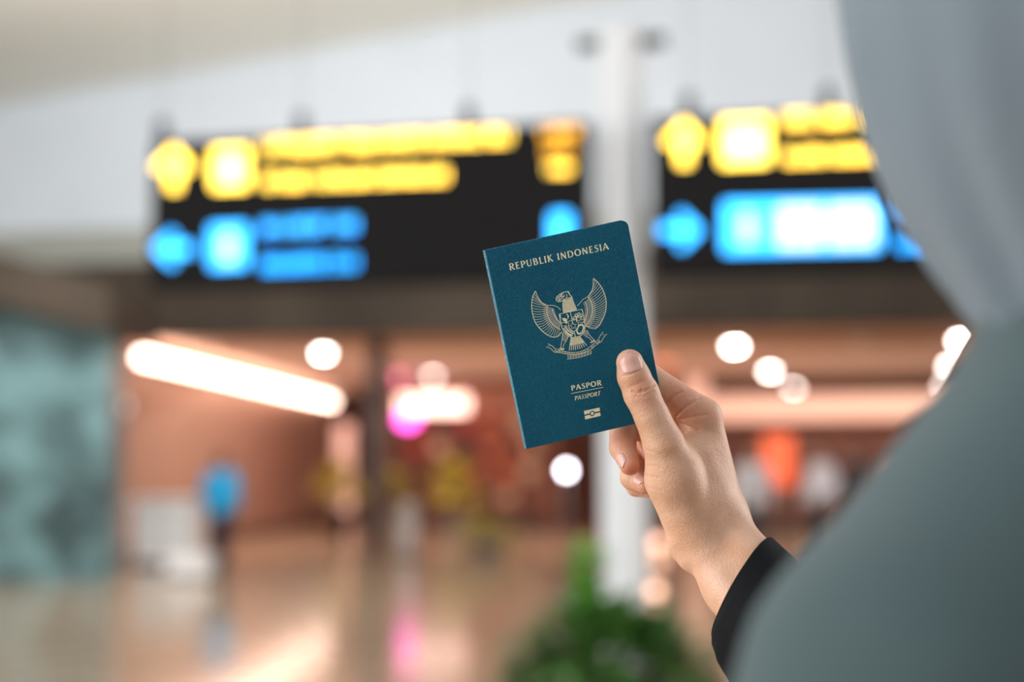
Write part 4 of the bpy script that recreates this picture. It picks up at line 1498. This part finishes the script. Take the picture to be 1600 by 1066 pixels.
# flared roman capitals: (advance, strokes); a stroke is (points, widths); y grows upward, cap height 1
TK, TN = 0.19, 0.085
GL_ = {
    'I': (0.30, [([(.15, 0), (.15, .5), (.15, 1)], [.21, .16, .21])]),
    'R': (0.68, [([(.14, 0), (.14, .5), (.14, 1)], [.21, .16, .2]), ([(.14, .955), (.34, .955)] + arc(.34, .735, .2, .22, 90, -90, 8) + [(.14, .515)], [TN, TN] + [TN, .12, .15, TK, TK, TK, .15, .12, TN] + [TN]), ([(.3, .5), (.62, 0)], [.13, .2])]),
    'P': (0.60, [([(.14, 0), (.14, .5), (.14, 1)], [.21, .16, .2]), ([(.14, .955), (.33, .955)] + arc(.33, .715, .2, .24, 90, -90, 8) + [(.14, .475)], [TN, TN] + [TN, .12, .15, TK, TK, TK, .15, .12, TN] + [TN])]),
    'B': (0.66, [([(.14, 0), (.14, .5), (.14, 1)], [.2, .16, .2]), ([(.14, .955), (.32, .955)] + arc(.32, .75, .17, .205, 90, -90, 8) + [(.14, .545)], [TN, TN] + [TN, .12, .15, .17, .17, .17, .15, .12, TN] + [TN]), ([(.3, .53)] + arc(.33, .29, .21, .245, 90, -90, 8) + [(.14, .045)], [TN] + [TN, .12, .15, TK, TK, TK, .15, .12, TN] + [TN])]),
    'E': (0.56, [([(.14, 0), (.14, .5), (.14, 1)], [.2, .16, .2]), ([(.14, .95), (.48, .95)], [TN, .12]), ([(.14, .52), (.43, .52)], [TN, .12]), ([(.14, .05), (.51, .05)], [TN, .12])]),
    'L': (0.52, [([(.14, 0), (.14, .5), (.14, 1)], [.2, .16, .21]), ([(.14, .05), (.5, .05)], [TN, .13])]),
    'K': (0.68, [([(.14, 0), (.14, .5), (.14, 1)], [.21, .16, .21]), ([(.2, .5), (.56, 1)], [TN, .14]), ([(.27, .56), (.64, 0)], [.12, .2])]),
    'U': (0.74, [([(.14, 1), (.14, .4)] + arc(.37, .3, .23, .26, 180, 360, 8) + [(.6, .4), (.6, 1)], [.21, .16] + [.16, .15, .13, .11, .1, .1, .1, .1, .1] + [.09, .13])]),
    'N': (0.78, [([(.13, 0), (.13, 1)], [.13, .1]), ([(.13, 1), (.65, 0)], [.19, .19]), ([(.65, 0), (.65, 1)], [.1, .13])]),
    'D': (0.78, [([(.14, 0), (.14, .5), (.14, 1)], [.2, .16, .2]), ([(.14, .955), (.32, .955)] + arc(.32, .5, .36, .455, 90, -90, 10) + [(.14, .045)], [TN, TN] + [TN, .1, .13, .16, .19, .19, .19, .16, .13, .1, TN] + [TN])]),
    'O': (0.86, [(arc(.43, .5, .34, .46, 90, 450, 20), [TN + .11 * abs(math.sin(2 * PI * k / 20)) for k in range(21)])]),
    'S': (0.56, [([(.49, .87), (.42, .94), (.28, .96), (.14, .86), (.13, .70), (.28, .56), (.42, .44), (.48, .28), (.42, .10), (.28, .035), (.16, .05), (.06, .15)], [.13, .1, TN, .12, .15, .18, .18, .15, .12, TN, .1, .14])]),
    'A': (0.74, [([(.05, 0), (.36, 1)], [.13, .09]), ([(.36, 1), (.69, 0)], [.17, .21]), ([(.16, .34), (.56, .34)], [TN, TN])]),
    'T': (0.62, [([(.31, 0), (.31, .95)], [.2, .17]), ([(.03, .95), (.59, .95)], [.12, .12])]),
    'H': (0.78, [([(.14, 0), (.14, 1)], [.19, .19]), ([(.64, 0), (.64, 1)], [.19, .19]), ([(.14, .52), (.64, .52)], [TN, TN])]),
    'G': (0.82, [(arc(.43, .5, .34, .46, 50, 340, 16) + [(.74, .45)], [TN + .09 * abs(math.sin(2 * PI * k / 18)) for k in range(17)] + [.16])]),
    ' ': (0.34, []),
}


def write(text, p0, p1, cap, name, slant=0.0, bold=1.0, gap=0.10):
    """set a line of capitals between two baseline points (photo pixels), cap height in mm"""
    a, c = np.array(uv(*p0)), np.array(uv(*p1))
    L = np.linalg.norm(c - a); d = (c - a) / L; up = np.array([d[1], -d[0]])
    if up[1] > 0: up = -up
    tot = sum(GL_[ch][0] for ch in text) + gap * (len(text) - 1)
    sx = L / tot
    ink = Ink()
    x = 0.0
    for ch in text:
        adv, st = GL_[ch]
        for pts, ws in st:
            P = [a + d * ((x + q[0]) * sx + slant * q[1] * cap) + up * (q[1] * cap) for q in pts]
            ink.strip(P, [w * bold * (cap + sx) / 2 for w in ws])
        x += adv + gap
    return ink.build(name)


write('REPUBLIK INDONESIA', (796.5, 422.8), (951.5, 389.6), 4.0, 'country_lettering', bold=0.95, gap=0.12)
write('PASPOR', (893.0, 610.8), (940.2, 601.8), 3.1, 'title_lettering', bold=1.15, gap=0.12)
write('PASSPORT', (898.0, 625.8), (938.0, 617.8), 2.5, 'title_lettering', slant=0.22, bold=0.95, gap=0.08)
ink = Ink()
ink.strip([uv(892.5, 615.2), uv(942.4, 605.3)], 0.28)
ink.build('title_rule')

# electronic passport symbol: bar with a ring and a dot
c0, c1, c2, c3 = [np.array(uv(*q)) for q in ((912.3, 642.3), (936.7, 637.0), (938.5, 649.9), (914.4, 655.7))]
def chip(s, t): return tuple(c0 * (1 - s) * (1 - t) + c1 * s * (1 - t) + c2 * s * t + c3 * (1 - s) * t)
ink = Ink()
ar = 24.6 / 13.2
rr_, g2 = 0.31, 0.08
def ring_pt(an, r): return (0.5 + r * math.cos(an) / ar, 0.5 + r * math.sin(an))
a_ = math.asin(g2 / rr_)
for sg in (-1, 1):
    tip = [ring_pt(PI + a_ + (PI - 2 * a_) * k / 12, rr_) for k in range(13)] if sg < 0 else [ring_pt(PI - a_ - (PI - 2 * a_) * k / 12, rr_) for k in range(13)]
    edge = [(x, 0.0 if sg < 0 else 1.0) for x, _ in tip]
    edge[0] = (0.0, edge[0][1]); edge[-1] = (1.0, edge[-1][1])
    low = [(0.0, 0.5 + sg * g2)] + tip + [(1.0, 0.5 + sg * g2)]
    top = [edge[0]] + edge + [edge[-1]]
    top[1] = (tip[0][0], edge[0][1]); top[-2] = (tip[-1][0], edge[-1][1])
    for i in range(len(low) - 1):
        q = [chip(*low[i]), chip(*low[i + 1]), chip(*top[i + 1]), chip(*top[i])]
        ink.patch(q)
ink.patch([chip(*ring_pt(2 * PI * k / 20, 0.185)) for k in range(20)])
ink.build('chip_symbol')

# ---- the gold crest, drawn in the units of a 160-pixel square of the photograph (1066 units wide)
ZX = 1066 / 160.0
def z(x, y): return uv(810 + x / ZX, 420 + y / ZX)
U = 1 / ZX / 2.617                                 # one drawing unit in millimetres
E = Ink()


def smooth(pts, n=6):
    """Catmull-Rom through the points"""
    P = [np.array(p, float) for p in pts]
    P = [2 * P[0] - P[1]] + P + [2 * P[-1] - P[-2]]
    out = []
    for i in range(1, len(P) - 2):
        for k in range(n):
            t = k / n
            out.append(0.5 * (2 * P[i] + (P[i + 1] - P[i - 1]) * t + (2 * P[i - 1] - 5 * P[i] + 4 * P[i + 1] - P[i + 2]) * t * t + (3 * P[i] - P[i - 1] - 3 * P[i + 1] + P[i + 2]) * t ** 3))
    out.append(P[-2])
    return out


def line(pts, w, curve=True):
    P = smooth(pts) if curve and len(pts) > 2 else [np.array(p, float) for p in pts]
    E.strip([z(*p) for p in P], [x * U for x in w] if isinstance(w, list) else w * U)


def blob(cx, cy, rx, ry, rot=0, n=12):
    c, s = math.cos(math.radians(rot)), math.sin(math.radians(rot))
    E.patch([z(cx + rx * math.cos(a) * c - ry * math.sin(a) * s, cy + rx * math.cos(a) * s + ry * math.sin(a) * c) for a in [2 * PI * k / n for k in range(n)]])


def along(pts, t):
    P = smooth(pts, 10)
    L = np.concatenate([[0], np.cumsum([np.linalg.norm(b - a) for a, b in zip(P, P[1:])])])
    d = t * L[-1]
    i = min(max(int(np.searchsorted(L, d)) - 1, 0), len(P) - 2)
    return P[i] + (P[i + 1] - P[i]) * ((d - L[i]) / max(1e-9, L[i + 1] - L[i]))


def wing(outer, inner, arm, j2, third, side, nf):
    line(outer, 7.5)
    line(inner, 6)
    line(arm, 4.5)
    line(j2, 7)
    line(third, 6.5)
    full = inner[:-1] + j2
    for k in range(1, nf):
        t = k / nf
        a, b_ = along(outer, t * 0.97), along(full, 0.20 + 0.79 * t ** 0.85)
        mid = (a + b_) / 2 + np.array([0, 10.0 + 8 * t])
        line([tuple(b_), tuple(mid), tuple(a)], [3.6] * 6 + [3.6] * 6 + [5])
        blob(a[0], a[1], 6.5, 5.5)
        line([tuple(b_ + (a - b_) * 0.04 + np.array([2 * side, 9])), tuple((b_ + mid) / 2 + np.array([0, 8]))], 3.2, False)
    for k in range(1, 17):
        t = k / 17
        a, b_ = along(j2, t), along(third, t)
        line([tuple(a), tuple(b_ + (a - b_) * 0.18)], [5.5, 4], False)
    for k in range(13):
        t = k / 13
        a, b_ = along(third, 0.04 + 0.96 * t), np.array([430 if side < 0 else 690, 440 + 150 * t]) if False else None
        d = np.array([(52 - 14 * t) * -side, 16.0 + 26 * t])
        line([tuple(a), tuple(a + d * (0.5 + 0.3 * t))], [5, 3], False)


wing([(178, 232), (150, 290), (138, 380), (146, 460), (170, 545), (206, 602), (252, 652), (306, 692), (365, 712), (420, 697), (450, 655)],
     [(178, 232), (206, 302), (246, 352), (302, 382)],
     [(302, 382), (365, 384), (412, 402), (440, 432)],
     [(302, 382), (297, 440), (310, 502), (342, 560), (384, 602), (440, 636)],
     [(348, 408), (360, 458), (384, 510), (412, 546), (440, 576)], -1, 22)
wing([(780, 100), (842, 160), (888, 242), (912, 330), (912, 412), (896, 482), (870, 540), (842, 590), (798, 625)],
     [(780, 100), (778, 170), (762, 232), (722, 292)],
     [(722, 292), (670, 322), (634, 366), (612, 388)],
     [(722, 292), (756, 342), (770, 402), (766, 470), (746, 530), (718, 578), (696, 606)],
     [(695, 340), (714, 392), (718, 450), (706, 510), (686, 556)], 1, 21)
line([(798, 625), (760, 622), (716, 604), (700, 596)], 4.5)

# head
line([(522, 236), (470, 246), (428, 268), (398, 296), (393, 322), (404, 338)], [4, 5, 5, 5, 5, 6] if False else 6.5)
line([(404, 338), (424, 344), (452, 334), (476, 318), (498, 312)], 6.5)
line([(522, 236), (530, 262), (546, 284), (562, 302)], 8)
blob(520, 243, 7, 11)
line([(404, 300), (430, 292), (468, 290), (482, 276)], 8)
line([(416, 276), (446, 272), (470, 258)], 6)
blob(446, 280, 9, 5, -20)
line([(402, 318), (424, 308), (446, 312), (470, 300)], 6)
blob(428, 326, 14, 7, -15)
line([(500, 262), (506, 284), (494, 306)], 5)

# scaled neck
neck_l = [(468, 330), (462, 370), (464, 410), (470, 458)]
neck_r = [(560, 300), (570, 340), (588, 384), (606, 425)]
line(neck_l, 7); line(neck_r, 7)
line([(470, 458), (606, 426)], 8, False)
line([(468, 330), (506, 306), (560, 300)], 6)
for r in range(11):
    t0 = r / 11
    a, b_ = along(neck_l, t0), along(neck_r, t0)
    a2, b2 = along(neck_l, (r + 0.84) / 11), along(neck_r, (r + 0.84) / 11)
    n = 8
    for k in range(n):
        o = 0.5 * (r % 2)
        s0, s1 = (k + o) / (n + .5), (k + o + 0.80) / (n + .5)
        m_ = (s0 + s1) / 2
        top0, top1 = a + (b_ - a) * s0, a + (b_ - a) * s1
        bot = a2 + (b2 - a2) * m_ + np.array([0, 4.0])
        q0, q1 = a2 + (b2 - a2) * s0, a2 + (b2 - a2) * s1
        E.patch([z(*top0), z(*top1), z(*((top1 + q1) / 2 + (q1 - top1) * .25)), z(*bot), z(*((top0 + q0) / 2 + (q0 - top0) * .25))])

# shield
sh = [(424, 472), (664, 422), (678, 490), (690, 562), (690, 632), (664, 686), (592, 724), (520, 698), (466, 640), (444, 570), (424, 472)]
for a, b_ in ((0, 1),): line([sh[a], sh[b_]], 5, False)
line([sh[1], sh[2], sh[3], sh[4], sh[5], sh[6]], 7); line([sh[6], sh[7], sh[8], sh[9], sh[10]], 7)
blob(432, 494, 9, 26, -12)
line([(540, 450), (552, 500), (562, 556)], 6, False); line([(582, 660), (596, 722)], 7, False)
line([(444, 566), (492, 556), (520, 552)], 4.5, False); line([(612, 542), (660, 530), (686, 524)], 4.5, False)
line([(520, 552), (546, 536), (558, 548)], 4, False)
line([(522, 584), (520, 560)], 5, False); line([(610, 556), (606, 500)], 7, False)
line([(624, 556), (690, 560)], 4, False)
inner = [(520, 584), (530, 616), (550, 640), (582, 652), (606, 628), (624, 596), (622, 556)]
line(inner, 6)
st = []
for k in range(11):
    r = 40 if k % 2 == 0 else 17
    an = math.radians(-102 + 36 * k)
    st.append((570 + r * math.cos(an), 596 + r * math.sin(an)))
line(st, 4.5, False)
# bull's head
blob(484, 532, 26, 17, 28); blob(496, 556, 12, 18, -20)
line([(452, 518), (470, 528)], 8, False); line([(512, 492), (520, 510), (508, 524)], 7); line([(500, 470), (516, 486), (524, 500)], 9)
# tree
for x, y, r in ((584, 512, 17), (602, 484, 15), (630, 472, 15), (652, 484, 14), (576, 528, 10), (632, 498, 12), (606, 506, 8), (656, 500, 8)):
    line([(x + r * math.cos(2 * PI * k / 10), y + 0.8 * r * math.sin(2 * PI * k / 10)) for k in range(11)], 7, False)
line([(600, 515), (606, 550)], 8, False); line([(640, 520), (662, 516)], 6, False)
# rice and cotton
line([(470, 618), (492, 650), (528, 684), (562, 696)], [10] * 6 + [16] * 6 + [18] * 6 + [8])
for k in range(8):
    q = along([(484, 600), (512, 640), (566, 676)], k / 7)
    blob(q[0], q[1], 9, 7, 40)
    blob(q[0] + 14, q[1] - 8, 5, 5)
# chain
for k in range(18):
    an = 2 * PI * k / 18
    c_, s_ = math.cos(math.radians(22)), math.sin(math.radians(22))
    ux, uy = 31 * math.cos(an), 50 * math.sin(an)
    blob(644 + ux * c_ - uy * s_, 630 + ux * s_ + uy * c_, 10, 7, math.degrees(an))

# thighs and legs
def scales(poly_l, poly_r, rows, n, fill=0.72):
    for r in range(rows):
        a, b_ = along(poly_l, r / rows), along(poly_r, r / rows)
        a2, b2 = along(poly_l, (r + fill) / rows), along(poly_r, (r + fill) / rows)
        for k in range(n):
            s0, s1 = (k + 0.1) / n, (k + 0.85) / n
            E.patch([z(*(a + (b_ - a) * s0)), z(*(a + (b_ - a) * s1)), z(*(a2 + (b2 - a2) * ((s0 + s1) / 2 + .02)))])
scales([(462, 662), (456, 710), (458, 752)], [(520, 700), (512, 734), (488, 764)], 6, 4)
scales([(664, 664), (676, 690), (694, 706)], [(710, 640), (722, 668), (726, 702)], 5, 4)
line([(462, 660), (456, 710), (452, 752), (438, 824)], 5); line([(520, 702), (500, 748), (478, 780), (458, 832)], 5)
line([(712, 640), (740, 690), (790, 746)], 5); line([(700, 708), (730, 716), (772, 758)], 5)
for x, y in ((440, 830), (456, 838), (470, 836), (776, 758), (790, 752), (760, 766)):
    blob(x, y, 12, 6, -20)

# tail
for k in range(9):
    t = k / 8
    a = np.array([548 + 90 * t, 722 - 16 * t]); b_ = np.array([528 + 182 * t, 852 - 52 * t + 14 * math.sin(t * PI)])
    line([tuple(a), tuple(b_)], [9, 6], False)
for r in range(6):
    for k in range(7):
        t = (k + 0.5 * (r % 2) + 0.3) / 7.5
        a = np.array([546 + 94 * t, 718 - 16 * t]); b_ = np.array([530 + 178 * t, 846 - 50 * t])
        q = a + (b_ - a) * (0.05 + r * 0.115)
        blob(q[0], q[1], 7.5 + r * 0.6, 9)
for k in range(9):
    t = k / 8
    x = 516 + 240 * t; y0 = 896 - 44 * t + 4 * math.sin(PI * t); y1 = 946 - 58 * t + 10 * math.sin(PI * t)
    line([(x, y0), (x + 3, y1 - 6), (x - 8, y1)], 5, False)
    if k < 8: line([(x + 18, y0 - 3), (x + 20, y1 - 12), (x + 10, y1 - 2)], 4, False)

# ribbon and its motto
up_ = [(388, 838), (440, 842), (486, 862), (560, 872), (640, 864), (720, 830), (790, 776), (832, 738)]
lo_ = [(376, 870), (438, 876), (496, 888), (570, 894), (652, 886), (734, 854), (804, 800), (852, 762)]
line(up_, 4.5); line(lo_, 4.5)
line([(388, 838), (352, 806), (308, 780), (328, 800), (288, 815), (336, 830), (370, 866), (376, 870)], 5, False)
line([(832, 738), (850, 700), (884, 656), (880, 690), (924, 680), (884, 718), (862, 764), (852, 762)], 5, False)
line([(376, 848), (396, 862), (428, 850), (420, 872)], 6); line([(800, 770), (822, 776), (842, 748), (850, 770)], 6)
motto = 'BHINNEKA TUNGGAL IKA'
tot = sum(GL_[ch][0] for ch in motto) + 0.12 * len(motto)
x = 0
for ch in motto:
    adv, st_ = GL_[ch]
    for pts, ws in st_:
        Q = []
        for qx, qy in pts:
            t = 0.10 + 0.78 * (x + qx) / tot
            a, b_ = along(up_, t), along(lo_, t)
            Q.append(z(*(b_ + (a - b_) * (0.22 + 0.56 * qy))))
        E.strip(Q, [w * 17 * U for w in ws])
    x += adv + 0.12
E.build('crest', 'gold winged eagle crest')
